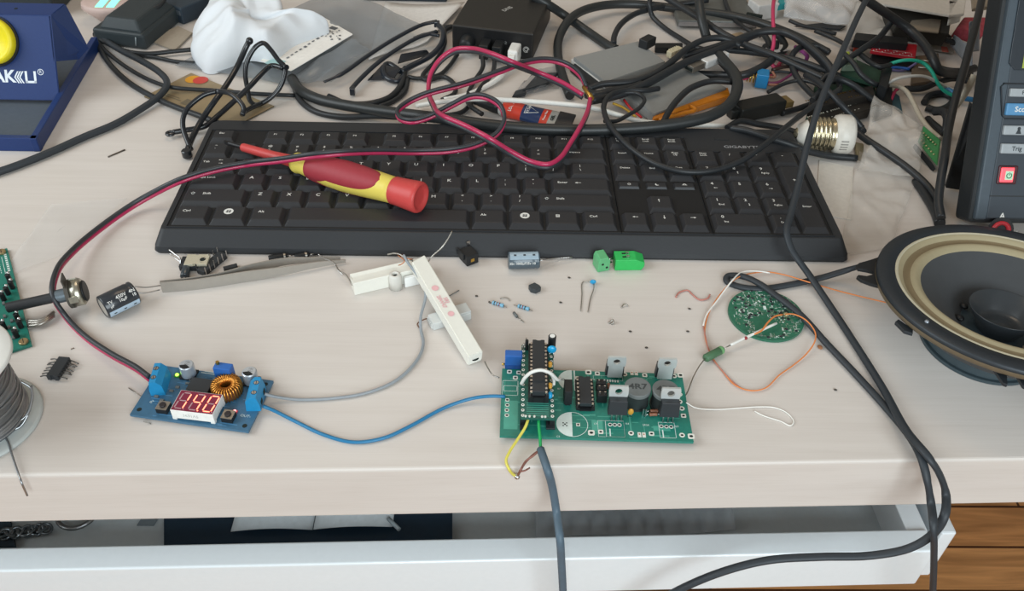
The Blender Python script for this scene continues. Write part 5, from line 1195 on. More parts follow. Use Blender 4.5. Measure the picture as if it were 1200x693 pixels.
for ac in (R(205),R(25)):
    z0,z1=s1+13,e-8
    def fn(u,v):
        z=z0+(z1-z0)*v; wdt=R(66)*(1-abs(2*v-1)**3.2)**.5 if 0<v<1 else 0
        if v<.34: wdt=R(93) if v<.16 else R(93)+(R(64)-R(93))*((v-.16)/.18)
        a=ac+(2*u-1)*wdt; r_=hr(z)+.55*(1-abs(2*u-1)**6)*(1 if .02<v<.98 else 0)
        return (r_*math.cos(a),r_*math.sin(a),z)
    b=MB(m).use(SG); b.grid(fn,20,30); b.build('soft_grip',None,t)
b=MB(m).use(SR); b.lathe([(8.6,e-1),(9.2,e),(9.3,e+4),(10.3,L+2.5),(10.4,L+4.5),(9.6,L+6),(8.2,L+6.2),(7.4,L+4.6),(5,L+4.2),(0,L+4.2)],None,40); b.build('end_cap',None,t)
# ------------------------------------------------------------------ middle of the far side: charger box, plugs, cable tangle, glue, battery cells
# white paper and dark stand foot behind
b=MB().use(mat('white_paper','d9d6d2',.7)); c=[P(432,72,.8),P(500,52,.8),P(545,8,.8),P(452,4,.8)]
b.grid(lambda u,v:(c[0].lerp(c[1],u)).lerp(c[3].lerp(c[2],u),v)+V((0,0,1.5+1.2*math.sin(u*5+v*3)+10*max(0,u-.78))),12,10); tag(b.build('paper_sheet',solid=.3),'curled white paper sheet lying behind the shielding bag','paper')
b=MB(T(*P(425,2,0))).use(mat('dark_blue_plastic','232f38',.5)); b.box(0,82,2,50,.3,14,bev=1.5); tag(b.build('monitor_foot'),'dark flat foot of a stand at the top edge above the paper','stand foot')
# charger box
m=frame(P(530,60,0),P(624,71.5,0)-P(530,60,0)); W_=(P(624,71.5,0)-P(530,60,0)).length; hh=25
cf=Fr(m)
t=thing('charger_box',m@V((W_/2,40,0)),'black boxy charger with several plugs in its front, by the pink red loops','charger')
CBX=mat('charger_black','262523',.5,var=.1,scale=500,bump=.04)
b=MB(m).use(CBX); b.box(0,W_,0,88,.3,hh,bev=1.4); b.build('charger_case',None,t)
b=MB(m).use(mat('charger_face','17181a',.4)); b.box(1.5,W_-1.5,-.3,.2,2,hh-1.5); b.build('charger_face',None,t)
b=MB(m).use(mat('charger_print','a9a9a6',.5)); b.text('DNS',6,T(W_*.55,44,hh+.04)@RZ(R(62)),.02); b.ring(2.2,2.8,0,T(W_-6,-.36,10)@RX(PI/2),20,0,R(300)); b.text('Q',5,T(W_-6,-.38,10)@RX(PI/2),.02); b.text('5V',2.6,T(W_-24,-.38,14)@RX(PI/2)@RZ(PI/2)); b.build('charger_print',None,t)
# plugs in its front
def plug(name,x,z,w,h,l,m_,lab,cab,cm,cr,rnd=.8,cat='plug'):
    t=thing(name,m@V((x,-l,z)),lab,cat); b=MB(m).use(m_); b.box(x-w/2,x+w/2,-l,-.5,z-h/2,z+h/2,bev=min(rnd,w*.3,h*.3)); b.box(x-w*.3,x+w*.3,-l-5,-l+.5,z-h*.3,z+h*.3,bev=.5); b.build('plug_body',None,t)
    b=MB().use(cm); b.tube(spline([m@V((x,-l-4,z))]+cab,6),cr,8); b.build('cable',None,t)
plug('usb_plug',W_*.44,10,8,13,16,BLK,'black plug in the charger front, middle of the row',px([(566,78,6),(556,95,3),(548,112,3),(551,124,8),(565,134,8)]),CAB,1.9)
plug('usb_plug',W_*.60,10,8,13,16,BLK,'black plug in the charger front, next to the white plug',px([(577,86,6),(562,104,3),(553,120,3),(540,132,2.4),(505,137,2.4)]),CAB,1.9)
plug('usb_plug',W_*.80,9,9,14,18,WHT,'white plug in the charger front with white cable',px([(594,80,6),(584,92,4),(566,103,2.2),(545,112,2.2),(520,117,2.2)]),WHT,2.2,1.6)
t=thing('round_plug',m@V((W_*.2,-8,11)),'round black plug in the charger front, farthest from the white plug','plug')
b=MB(m@T(W_*.2,0,11)@RX(PI/2)).use(BLK); b.lathe([(0,10),(4,10),(6,8),(7,0)],None,24); b.build('plug_body',None,t)
# temple-like black sleeves with hinge ends
t=thing('sunglasses',P(460,60,0),'folded black sunglasses with two thin temples lying before the white paper','sunglasses')
SGM=mat('sunglasses_black','1d242d',.28,coat=.3)
b=MB().use(SGM); b.tube(spline(px([(380,96,8),(400,87,9),(430,66,10),(465,44,12),(495,29,14),(512,25,15)]),6),[1.4]*5+[2.2]*26,8,flat=.7); b.box(-2.5,2.5,-2.5,2.5,-2.5,2.5,T(*P(512,28,14)),bev=.5); b.build('temple_arm',None,t)
b=MB().use(SGM); b.tube(spline(px([(412,104,5),(422,93,6),(440,76,8),(465,58,10),(490,44,12),(512,37,13)]),6),2.2,8,flat=.7); b.box(-2,2,-2.5,2.5,-3.5,2.5,T(*P(413,106,5)),bev=.5); b.build('temple_arm',None,t)
b=MB().use(SGM); b.tube(spline(px([(513,29,14),(519,36,14),(519,47,12),(512,59,9),(502,67,7),(485,76,5),(470,84,4)]),6),2.5,8); b.tube(spline(px([(470,84,4),(455,75,6),(449,81,6),(454,92,4),(466,95,3),(474,88,3)]),5),2.4,8); b.tube(spline(px([(485,45,9),(500,40,12),(515,42,12)]),5),1.6,8); b.build('front_frame',None,t)
b=MB().use(mat('dark_lens','23262b',.1,coat=.5,var=.03)); hexa(b,[P(430,94,2),P(462,92,2),P(470,79,8),P(448,75,8)],1.2); hexa(b,[P(466,75,3),P(505,64,3),P(500,58,9),P(470,63,9)],1.0); b.build('dark_lens',None,t)
# heavy cables along the keyboard's back edge
CABM=mat('heavy_cable','2a2d2e',.4,var=.15)
cable('mains_cable','thick black mains cable running along the back edge of the keyboard',px([(342,92,5),(352,106,6),(375,117,7),(420,126,9),(470,133,12),(520,139,16),(570,146,17),(620,150.5,17),(680,152.5,17),(740,150.5,17),(790,145.5,18),(830,137,20),(853,124,22),(864,105,22),(862,88,20),(851,74,18),(842,64,16)]),4.3,CABM,n=6,k=14)
cable('black_cable','black cable bending round beneath the thick mains cable near the bag',px([(344,100,2.5),(352,118,2.5),(370,131,2.5),(400,137,3),(440,136,5),(475,138,6),(500,141,6)]),2.4,CAB)
cable('black_cable','black cable curving under the sunglasses toward the charger',px([(475,80,2.5),(470,100,2.5),(455,115,2.5),(430,122,2.5),(405,121,2.5),(385,113,3)]),2.5,CAB)
cable('black_cable','thin black cable from the sunglasses lens down to the mains cable',px([(478,92,2),(474,108,2),(460,119,2),(445,125,2)]),2.0,CAB)
cable('black_cable','black cable arching from the charger corner to the pink red loop',px([(521,32,3),(530,31,3),(522,36,3),(521,52,2.6),(510,72,2.6),(495,90,2.6),(500,94,2.6),(520,90,2.4),(533,100,2.4),(532,110,2.4),(518,117,2.4)]),1.9,CAB)
cable('black_cable','black cable behind the pink red loop reaching the charger face',px([(536,64,3),(526,78,2.4),(514,88,2.4),(490,92,2.6),(478,90,2.6)]),1.8,CAB)
cable('white_cable','long white cable crossing the desk in front of the glue tube cap',px([(488,124,4),(520,119,12),(560,116,16),(600,117.5,18),(650,121,18),(695,126.5,18),(728,136,14),(750,142,10),(790,146,7),(860,148,5)]),2.0,mat('white_cable','d9d8d2',.45),'cable')
# super glue tube
a=P(591,127,7); c_=P(652,141,6); d=(c_-a); m=frame(a,d,(0,-.3,1)); L=d.length
t=thing('glue_tube',P(615,135,0),'small super glue tube with red and navy label lying behind the keyboard','tube of glue')
gl=Fr(m)
b=MB(m).use(mat('glue_red','c9402f',.35)); 
def flat_tube(b,x0,x1,w0,h0,w1,h1,n=24):
    vs=[(x,w*math.cos(2*PI*i/n),h*math.sin(2*PI*i/n)) for x,w,h in ((x0,w0,h0),(x1,w1,h1)) for i in range(n)]
    b.add(vs,[(i,(i+1)%n,(i+1)%n+n,i+n) for i in range(n)],None,True)
def gw(f): return 7.0+2.5*f, 6.2*(1-f)+1.0
for f0,f1,mn in ((0,.36,'glue_red'),(.36,.72,'glue_navy'),(.72,.86,'glue_red'),(.86,1.0,'glue_grey')):
    mm=mat(mn,{'glue_red':'c9402f','glue_navy':'23365c','glue_grey':'9b9a94'}[mn],.35); b.use(mm)
    w0,h0=gw(f0);w1,h1=gw(f1); flat_tube(b,L*f0,L*f1,w0,h0,w1,h1)
b.build('tube_body',None,t)
b=MB(m).use(PRINT)
b.text('LOCTITE',3.6,T(L*.16,0,6.0)@RZ(PI/2)@RX(0),.03); b.text('ATTAK',2.8,T(L*.47,1,4.4)@RZ(PI/2),.03)
b.tube([(L*.42,-4,4.3),(L*.66,0,3.9),(L*.42,4.6,4.5),(L*.42,-4,4.3)],.35,5); b.text('Power Flex',2.3,T(L*.79,0,2.6)@RZ(PI/2),.02); b.use(HOLE); b.text('GEL',3.4,T(L*.93,0,1.8)@RZ(PI/2),.04); b.build('tube_print',None,t)
b=MB(m@RY(PI/2)).use(mat('clear_collar','cfd2d2',.25,trans=.3)); b.lathe([(0,-4),(5,-4),(6.4,-2),(6.6,.3),(0,.3)],None,24); b.build('collar',None,t)
b=MB(m@RY(PI/2)).use(BLK); b.lathe([(0,-26),(1.8,-26),(2.4,-24),(5.2,-9),(5.6,-4),(0,-4)],None,20); b.build('nozzle_cap',None,t)
b=MB(m).use(mat('tube_end_black','2a2a2b',.5)); b.box(L,L+13,-9.5,9.5,-.9,1.0,bev=.3); b.build('crimped_end',None,t)
# small bag of dark parts
DF=mat('smoky_film','6d7176',.2,alpha=.42,var=.3,scale=60)
b,fn=sheet_grid('x',[(598,117,1),(655,104,1),(668,76,3),(628,82,3)],0,DF,14,10,amp=5,fr=.05,seed=5)
t=thing('parts_bag',P(632,98,0),'small smoky plastic bag with dark parts under the pink red wires','bag'); b.build('bag_film',None,t)
b=MB().use(mat('dark_parts','34383c',.5)); hexa(b,[P(612,106,5),P(640,98,5),P(655,84,7),P(630,86,7)],3.5); hexa(b,[P(600,113,4),P(616,109,4),P(618,102,4),P(604,106,4)],3); b.build('bag_contents',None,t)
# big loop cables over the open desk
cable('thick_cable','thick black cable running from the charger top down to the first battery cell',px([(622,-6,30),(640,4,24),(660,17,12),(690,38,4.5),(712,53,4.5),(722,58,5)]),4.0,CABM,k=12)
cable('thick_cable','thick black cable making a wide open loop above the battery cells',px([(668,112,5),(660,92,5),(654,66,6),(655,45,8),(664,27,13),(682,13,12),(710,6,10),(745,5,9),(785,9,9),(825,14,10),(865,20,12),(900,30,14),(935,44,12),(970,62,8)]),4.0,CABM,k=12)
cable('black_cable','black cable bowing from the battery cell corner up to the top edge',px([(719,52,7),(720,42,8),(728,28,9),(745,16,9),(765,10,10),(790,6,10),(830,0,14)]),2.7,CAB)
cable('black_cable','black cable diving from the top edge across open desk to the tangle',px([(766,-8,18),(761,4,18),(764,18,8),(778,32,3),(796,44,3),(815,55,4),(840,62,5)]),2.3,CAB)
cable('thick_cable','stiff thick black cable dropping straight from the top edge past the tablet',px([(819,-10,40),(820,8,34),(823,26,26),(828,44,16)]),4.2,CABM,k=12)
cable('black_cable','black cable running diagonally over the tablet corner into the tangle',px([(772,-8,26),(795,6,24),(825,25,22),(850,41,20),(875,53,17),(905,64,15),(940,80,13),(975,96,12)]),3.0,CAB)
# battery pouch cells
CELL=mat('cell_grey','8f9190',.5,.15,var=.05); 
t=thing('battery_cell',P(730,75,0),'flat grey battery pouch cell with white edge beneath the black cables','battery')
cc=[P(708,93,8),P(790,92,8),P(781,66,8),P(749,48,8)]
c=[P(710,96,9),P(780,72,9),P(748,48,9),P(672,67,9)]
b=MB().use(CELL); hexa(b,[c[0],c[1],c[2],c[3]],7.5); b.build('cell_body',None,t)
b=MB().use(mat('cell_edge','c9c7c2',.5)); hexa(b,[P(706,98,6),P(712,95,6),P(676,66,6),P(669,69,6)],4.5); b.build('sealed_edge',None,t)
b=MB().use(BLK); hexa(b,[P(692,100,5),P(706,97,5),P(676,72,5),P(668,78,5)],4.5); b.build('cell_wrap',None,t)
t=thing('battery_cell',P(790,105,0),'flat grey battery pouch cell edged with orange tape beside the keyboard back','battery')
c=[P(766,134,9),P(852,103,9),P(802,74,9),P(725,106,9)]
b=MB().use(CELL); hexa(b,c,7.5); b.build('cell_body',None,t)
KAP=mat('orange_tape','c87a1c',.3,coat=.3,var=.15)
b=MB().use(KAP); hexa(b,[P(764,141,7),P(856,112,7),P(853,102,7.5),P(767,132,7.5)],6.5); b.tube(spline([P(772,141,6),P(800,133,8),P(815,129,8),P(809,124,8)],5),1.8,6); b.build('orange_tape',None,t)
b=MB().use(mat('thin_red_wire','b8262c',.4)); b.tube(spline(px([(731,117,10),(740,128,8),(752,138,5)]),5),1.0,6); b.build('red_lead',None,t)
b=MB().use(mat('thin_yellow_wire','c9a13a',.4)); b.tube(spline(px([(718,121,9),(730,126,7),(745,137,5)]),5),1.0,6); b.build('yellow_lead',None,t)
# knot of black leads between the cells
cable('black_cable','black lead lying across the first battery cell toward the tangle',px([(690,104,12),(705,99,14),(740,96,15),(765,88,16),(790,70,18),(808,55,20),(828,46,22),(848,45,22),(868,54,18)]),2.8,CAB)
cable('black_cable','black lead from the ring terminal across both battery cells',px([(693,118,14),(715,114,14),(735,108,15),(760,97,16),(800,75,17),(838,60,18),(872,46,20),(900,36,22),(920,37,22),(938,48,20),(956,64,18),(975,84,16)]),3.4,CAB)
cable('black_cable','short ribbed black lead with frayed end beside the ring terminal',px([(688,110,10),(700,112,12),(720,108,13),(742,104,13),(752,100,13)]),4.2,CAB)
cable('black_cable','thin black lead sagging in a long curve over the navigation keys',px([(772,104,14),(755,106,16),(735,106,17),(718,110,18),(708,122,20),(711,140,22),(723,158,21),(742,176,20),(768,192,19),(800,201,18.5),(832,200.5,18.5),(866,190,20),(893,172,24),(920,150,26),(945,130,26),(966,116,24),(985,104,22)]),2.1,CAB,n=7)
cable('black_cable','thin black lead in a small loop beside the orange taped battery cell',px([(708,142,18),(722,142,16),(736,135,16),(750,126,16),(755,116,16),(745,109,16),(728,109,16)]),1.6,CAB)
cable('black_cable','black lead bending over the orange taped battery cell',px([(776,148,12),(782,134,14),(795,116,15),(812,102,16),(835,95,17),(858,96,17)]),2.6,CAB)
# black connector on the first cell
m=frame(P(752,57,9),P(772,46,9)-P(752,57,9)); b=MB(m).use(BLK); b.box(0,14,-5,4,0,8,bev=.6); tag(b.build('black_connector'),'black two-pin connector resting on the corner of the first battery cell','connector')
b=MB().use(BLK); hexa(b,[P(768,56,6),P(800,56,6),P(800,50,6),P(768,50,6)],5); hexa(b,[P(768,60,2),P(795,60,2),P(795,56,2),P(768,56,2)],1.8); tag(b.build('connector_strip'),'black connector strip lying between battery cell and white plug','connector')
m=frame(P(783,68,2),P(808,57,2)-P(783,68,2)); t=thing('ribbed_plug',m@V((6,0,0)),'small cream ribbed plug between the black cables behind the cells','plug'); b=MB(m).use(mat('cream_plastic','c9c0a4',.5)); 
b.box(0,16,-3,3,0,6,bev=.8)
for i in range(5): b.box(3+i*2.4,4+i*2.4,-3.3,3.3,-.0,6.4)
b.build('plug_body',None,t)
# white plugs
def usb(p0,p1,w,h,lab,metal=True,name='usb_plug'):
    a=P(*p0);c_=P(*p1); m=frame(a,c_-a); L=(c_-a).length; t=thing(name,m@V((L/2,0,-h/2)),lab,'plug')
    b=MB(m).use(mat('plug_white','c9c8c6',.45)); b.box(L*.35,L,-w/2,w/2,-h/2,h/2,bev=1.2); b.build('plug_body',None,t)
    if metal:
        b=MB(m).use(STEEL); b.box(0,L*.36,-w*.38,w*.38,-h*.36,h*.36,bev=.2); b.use(HOLE); b.box(-.1,.3,-w*.32,w*.32,-h*.26,h*.1); b.build('metal_shell',None,t)
    return t,m,L
usb((807,80,14),(848,63,14),13,7,'white plug with metal shell lying under black cables behind the cells')
t,m,L=usb((868,13,8),(906,8,8),19,15,'chunky white plug with dark slot at the top edge of the desk',False,'video_plug')
m2=frame(P(877,15,9),P(893,18,9)-P(877,15,9)); b=MB(m2).use(HOLE); b.box(-1,14,-7,-3,-3,2,bev=.5); b.build('plug_slot',None,t)
# tablet / closed silver notebook
t=thing('silver_tablet',P(830,10,0),'silver grey flat tablet at the top edge behind the thick cables','tablet')
m=frame(P(793,34,0),P(876,36,0)-P(793,34,0)); L=(P(876,36,0)-P(793,34,0)).length+8
b=MB(m).use(mat('tablet_grey','6d6f6c',.5,.4)); b.box(0,L,0,90,2,9,bev=1.4); b.build('tablet_body',None,t)
b=MB(m).use(mat('tablet_edge','a5a4a6',.35,.7)); b.box(1,L-1,-.6,.4,3.4,7.4); b.build('metal_edge',None,t)
# black plug with brass end, by the number pad
a=P(866,131,9); c_=P(918,120,9); m=frame(a,c_-a); L=(c_-a).length
t=thing('usb_plug',a,'large black plug with brass tip lying behind the number pad','plug'); b=MB(m).use(mat('plug_black','161817',.5)); b.frustum((-3,L*.93,-8,8),(-3,L*.93,-7.4,7.4),-6,6,None,1.2); b.box(-9,-2,-4,4,-4,4,bev=1); b.build('plug_body',None,t)
b=MB(m).use(mat('plug_brass','8f7a50',.35,.6)); b.box(L*.93,L*.93+9,-5.5,5.5,-2.6,2.6,bev=.3); b.build('plug_tip',None,t)
cable('black_cable','black cable passing the brass plug tip toward the slotted boards',px([(916,133,4),(930,129,4),(948,123,6),(968,114,10),(985,108,13)]),2.5,CAB)
cable('black_cable','black cable pair strand running under the lamp adaptor, upper one',px([(852,150,12),(868,142,12),(890,146,8),(915,150,5),(938,157,4),(960,165,3)]),2.4,CAB)
cable('black_cable','black cable strand running in front of the lamp adaptor to its end',px([(856,150,14),(875,153,16),(900,161,16),(925,169,14),(950,178,8),(975,183,4),(1004,185.5,3)]),2.6,CAB)
# blue connector with spring, pink cone and wires
a=P(862,88,7); c_=P(900,93,7); m=frame(a,c_-a); L=(c_-a).length; t=thing('blue_connector',P(888,92,0),'small bright blue connector with gold spring and pink tail in the tangle','connector')
R_=m@RY(PI/2)
b=MB(m).use(mat('connector_blue','2079ad',.4)); b.box(L*.63,L,-6.2,6.2,-6,6,bev=.5); b.build('connector_body',None,t)
b=MB(R_).use(GOLD); b.tube([(4*math.cos(x),4*math.sin(x),L*.38+x*.42) for x in [i*.4 for i in range(48)] if L*.38+x*.42<L*.66],.6,6); b.build('spring',None,t)
b=MB(R_).use(RDW); b.lathe([(0,-3),(2,-3),(3.6,3),(3.4,L*.3),(2,L*.42),(0,L*.42)],None,16); b.build('pink_tail',None,t)
b=MB().use(BRN); 
for pts,mm in (([(900,86,8),(915,84,8),(935,87,6)],BKW),([(900,90,8),(908,90,9),(905,84,12)],BRN),([(899,97,6),(910,97,6),(925,89,8),(935,82,10)],mat('plum_wire','6b2f4f',.4)),([(900,99,5),(915,100,5)],BRN)):
    b.use(mm); b.tube(spline(px(pts),5),1.2,6)
b.build('wire_tails',None,t)
STR=mat('pink_stripe_wire','b8385c',.4)
cable('pink_wire','dark pink wire hanging straight across the black cables near the white plug',px([(908,-6,34),(906,8,32),(906,25,28),(907,40,22),(906,55,14),(902,70,6),(910,80,3),(914,77,4)]),1.7,STR,'wire')
cable('pink_wire','short pink wire slanting below the crossing black cables near the blue connector',px([(921,65,4),(914,74,3),(907,83,3),(902,90,3)]),1.6,STR,'wire')
cable('purple_wire','purple striped wire end showing between black cables',px([(932,55,8),(940,60,9),(946,66,8),(944,72,5)]),1.8,mat('purple_wire','8b3f7d',.4),'wire')
# ------------------------------------------------------------------ right-hand side: tangle, boards, bags, lamp adaptor, scope meter, speaker
def bc(label,pts,r_=2.5,m_=None,name='black_cable',cat='cable'): return cable(name,label,px(pts),r_,m_ or CAB,cat)
bc('black cable arching high through the tangle left of the slotted boards',[(800,66,12),(830,58,16),(860,48,20),(890,38,24),(915,37,26),(935,45,26),(955,60,24),(972,78,20),(980,96,14)],3.2)
bc('black cable entering the tangle low under the white plug',[(806,62,7),(835,58,8),(870,60,10),(900,64,12),(930,70,14),(960,80,14),(985,90,12)],2.8)
bc('black cable curving down from the tangle to the brass plug tip',[(960,118,6),(945,104,7),(935,92,9),(928,76,12),(930,62,16),(942,54,18),(958,54,18),(972,62,16)],2.6)
bc('black cable bending behind the blue connector',[(812,87,4),(840,88,4),(870,88,10),(890,80,12),(905,70,12)],3.4)
bc('black cable dropping between white plug and blue connector',[(845,72,10),(856,84,12),(862,98,14),(861,112,18)],3.4)
bc('black cable in a small hook below the pink wire',[(893,38,10),(900,48,8),(902,58,5),(896,54,4),(908,60,4),(910,50,6)],2.6)
bc('black cable curved like a hook between the tangle cables',[(908,38,8),(916,46,6),(920,56,4),(914,64,3)],3.2)
bc('black cable from the tangle over the brown board to the top edge',[(955,36,6),(975,44,5),(990,52,5),(1003,60,6),(1020,72,8)],2.0)
bc('black cable at the top edge beside the tablet',[(848,-6,14),(852,8,12),(860,22,10),(875,34,10),(892,42,8)],2.0)
bc('slack black cable sweeping by the clear bag to the top edge',[(925,24,8),(940,30,7),(955,33,7),(980,40,6)],1.8)
bc('thick black cable from the top edge falling past the white carton to the meter stand',[(1008,-6,70),(1024,6,58),(1045,20,44),(1065,34,36),(1083,52,32),(1094,70,28),(1100,82,22),(1118,86,14),(1136,86,10)],3.8)
bc('black cable branching left over the red board',[(1047,22,40),(1040,32,34),(1030,44,30),(1010,58,26),(990,72,20),(975,84,16)],2.6)
bc('black cable behind the red board running toward the meter',[(1050,28,30),(1070,34,24),(1095,42,18),(1118,50,14),(1138,56,12)],2.4)
bc('short black cable dropping from the dark case shadow',[(1088,10,16),(1096,24,12),(1103,38,8),(1112,46,6)],3.4)
bc('stiff black cable dropping beside the scope meter to the flat leads',[(1152,-8,70),(1146,20,66),(1138,50,58),(1130,80,50),(1120,115,40),(1112,150,30),(1107,185,26),(1102,215,18),(1100,238,12),(1103,256,8)],3.0)
bc('black cable slanting over the zip bag down to the speaker',[(996,148,14),(1010,160,12),(1040,180,10),(1065,198,8),(1083,214,6),(1092,225,5),(1101,243,4),(1103,262,4)],2.7)
bc('short black cable crossing beneath the speaker rim cable',[(1073,212,3),(1086,232,3),(1096,250,3),(1100,262,3)],3.0)
bc('flat black cable ring lying on the desk by the meter stand',[(1083,120,3),(1090,112,3),(1105,110,3),(1116,115,3),(1112,124,3),(1097,129,3),(1085,126,3)],2.8)
bc('black cable clip bent upright beside the green header board',[(1087,140,3),(1097,149,6),(1107,155,9),(1110,140,16),(1105,131,16),(1095,131,12)],3.2)
bc('black cable bundle crossing before the slotted boards',[(952,118,18),(968,100,22),(980,92,22),(1000,100,18),(1016,112,14),(1030,122,10)],2.6)
bc('black cable curling tightly at the end of the slotted boards',[(962,96,14),(970,88,18),(980,92,18),(984,102,16),(978,112,12),(966,114,10),(960,106,10)],2.3)
bc('black cable under the slotted boards heading for the lamp adaptor',[(965,115,6),(985,128,6),(1003,142,6),(1012,154,8)],2.4)
# slotted boards
def bar(name,quad_,th,m_,lab,cat): 
    b=MB().use(m_); hexa(b,[P(*q) for q in quad_],th); return b
SLOT=mat('slot_black','2a2724',.5,var=.2,scale=400)
for k,(q4,lab) in enumerate((([(948,128,14),(1026,111,14),(1023,100,14),(950,114,14)],'long black slotted connector board with gold pin tips, behind the lamp adaptor'),([(955,147,9),(1020,128,9),(1024,116,9),(950,133,9)],'long black slotted connector board with white tick marks, next to the lamp adaptor'))):
    t=thing('slotted_board',P((q4[0][0]+q4[1][0])/2,(q4[0][1]+q4[2][1])/2,0),lab,'circuit board'); c=[P(*q) for q in q4]
    b=MB().use(SLOT); hexa(b,c,8); b.build('board',None,t)
    f=Fr(frame(c[0]+V((0,0,.05)),c[1]-c[0])); L=(c[1]-c[0]).length; D_=f.px(*q4[3][:2]).y
    b=f.mb().use(mat('tick_print','b9b6a8',.5) if k else GOLD); n=26; random.seed(k)
    for i in range(n):
        if random.random()<.8: b.box(L*.05+L*.9*i/n,L*.05+L*.9*i/n+.9,D_*.72,D_*.72+1.2,0,.4)
        if random.random()<.5: b.box(L*.05+L*.9*i/n,L*.05+L*.9*i/n+.9,D_*.25,D_*.25+.6,0,.3)
    b.build('contact_row',None,t)
DGB=mat('deep_green_board','2c4a3c',.45,var=.3,scale=300)
t=thing('green_module',P(1000,76,0),'dark green module board with a pale socket, between black cables and red board','circuit board')
c=[P(984,86,12),P(1028,100,12),P(1040,86,12),P(992,64,12)]; b=MB().use(DGB); hexa(b,c,3); b.build('board',None,t)
b=MB().use(mat('pale_socket','7f8f7c',.5)); hexa(b,[P(988,76,18),P(1004,76,18),P(1004,66,18),P(990,63,18)],6); b.build('pale_socket',None,t)
b=MB().use(mat('yellow_green','9fae3a',.5)); hexa(b,[P(991,64,20),P(996,64,20),P(996,60,20),P(992,60,20)],3); b.use(BLK); hexa(b,[P(1030,99,20),P(1040,104,20),P(1046,80,20),P(1036,74,20)],12); b.build('header_block',None,t)
t=thing('red_board',P(1046,58,0),'red circuit board with black header strip, behind the coloured wires','circuit board')
RB=mat('red_solder_mask','a8232f',.4,var=.2,scale=200)
c=[P(1020,60,14),P(1073,68,14),P(1075,52,14),P(1024,47,14)]; b=MB().use(RB); hexa(b,c,2.5); b.build('board',None,t)
f=Fr(frame(c[0]+V((0,0,.05)),c[1]-c[0])); L=(c[1]-c[0]).length; b=f.mb().use(SILK)
for i in range(14): x=L*(.06+.065*i); b.box(x,x+.8,2+(i%3)*2.2,3.4+(i%3)*2.2,0,.1)
b.quad(1,L-2,1,1.4,.06); b.quad(L*.5,L-3,8,8.4,.06); b.build('silkscreen',None,t)
b=MB().use(BLK); hexa(b,[P(1000,47,20),P(1064,52,20),P(1064,44,20),P(1003,38,20)],7); b.build('header_strip',None,t)
b=MB().use(BLK); hexa(b,[P(1022,74,8),P(1072,76,8),P(1074,67,8),P(1022,62,8)],6); b.build('lower_header',None,t)
b=MB().use(mat('red_label','b8432f',.5)); hexa(b,[P(1000,58,12),P(1014,50,12),P(1012,45,12),P(1003,47,12)],3); b.use(mat('lime_label','a6b32f',.5)); hexa(b,[P(1013,50,12.4),P(1022,46,12.4),P(1014,44.5,12.4),P(1012,46,12.4)],3); tag(b.build('printed_tab'),'red and lime printed tab beside the red board header','tab')
# brown boards and papers beyond
b=MB().use(mat('brown_board','6d5f50',.7,var=.2)); hexa(b,[P(1068,98,5),P(1104,94,5),P(1100,62,5),P(1070,66,5)],2.5); tag(b.build('brown_board'),'brown bare board lying under the teal wire','board')
b=MB().use(STEEL); b.tube([P(1076,79,7),P(1099,81,7)],.8,6); b.tube([P(1078,70,7),P(1098,74,7)],.8,6); tag(b.build('metal_pin'),'pair of thin bright pins lying on the brown board','pin')
b=MB().use(mat('grey_paper','9a948b',.7)); hexa(b,[P(1092,58,3),P(1118,62,3),P(1118,48,3),P(1092,42,3)],1.2); b.use(mat('paper_red','b5574a',.7)); hexa(b,[P(1104,60,3.8),P(1112,61,3.8),P(1110,55,3.8),P(1103,54,3.8)],.6); tag(b.build('leaflet'),'grey leaflet with a red mark between black cables near the meter','leaflet')
b,fn=sheet_grid('x',[(1112,54,8),(1138,80,8),(1140,56,20),(1118,42,20)],0,mat('grey_film','8d939a',.3,alpha=.8),10,8,amp=3,fr=.05,seed=2); tag(b.build('grey_film',solid=.3),'folded grey film sheet standing beside the scope meter','film')
b=MB().use(mat('slate_film','5d6a78',.3)); q=[P(1133,72,6),P(1148,60,6),P(1149,30,52),P(1136,27,60)]; b.grid(lambda u,v:(q[0].lerp(q[1],u)).lerp(q[3].lerp(q[2],u),v)+V((0,6*math.sin(u*3),0)),8,8); tag(b.build('slate_film',solid=.5),'upright slate blue film strip against the scope meter','film')
b=MB().use(mat('red_print_fabric','9c3f4a',.7,var=.5,scale=350)); hexa(b,[P(1122,32,26),P(1152,42,20),P(1156,20,26),P(1130,20,26)],10); tag(b.build('red_packet'),'dark red printed packet behind the slate film strip','packet')
t=thing('white_carton',P(1075,0,0),'open white carton at the top edge behind the red board','carton')
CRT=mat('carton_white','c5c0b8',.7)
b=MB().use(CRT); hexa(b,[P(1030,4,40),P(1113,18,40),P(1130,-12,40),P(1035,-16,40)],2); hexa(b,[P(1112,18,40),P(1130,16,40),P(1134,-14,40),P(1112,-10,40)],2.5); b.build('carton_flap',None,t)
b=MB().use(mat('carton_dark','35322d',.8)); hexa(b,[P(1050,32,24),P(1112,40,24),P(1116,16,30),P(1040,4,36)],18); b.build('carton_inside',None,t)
b=MB().use(mat('beige_card','8d8273',.8)); hexa(b,[P(1064,34,26),P(1100,38,26),P(1104,22,28),P(1070,18,28)],1.5); b.build('carton_card',None,t)
b=MB().use(CRT); q=[P(1110,30,30),P(1124,26,30),P(1132,-8,44),P(1112,-8,44)]; b.grid(lambda u,v:(q[0].lerp(q[1],u)).lerp(q[3].lerp(q[2],u),v)+V((0,0,3*math.sin(v*6))),6,8); b.build('crumpled_flap',None,t,solid=.6)
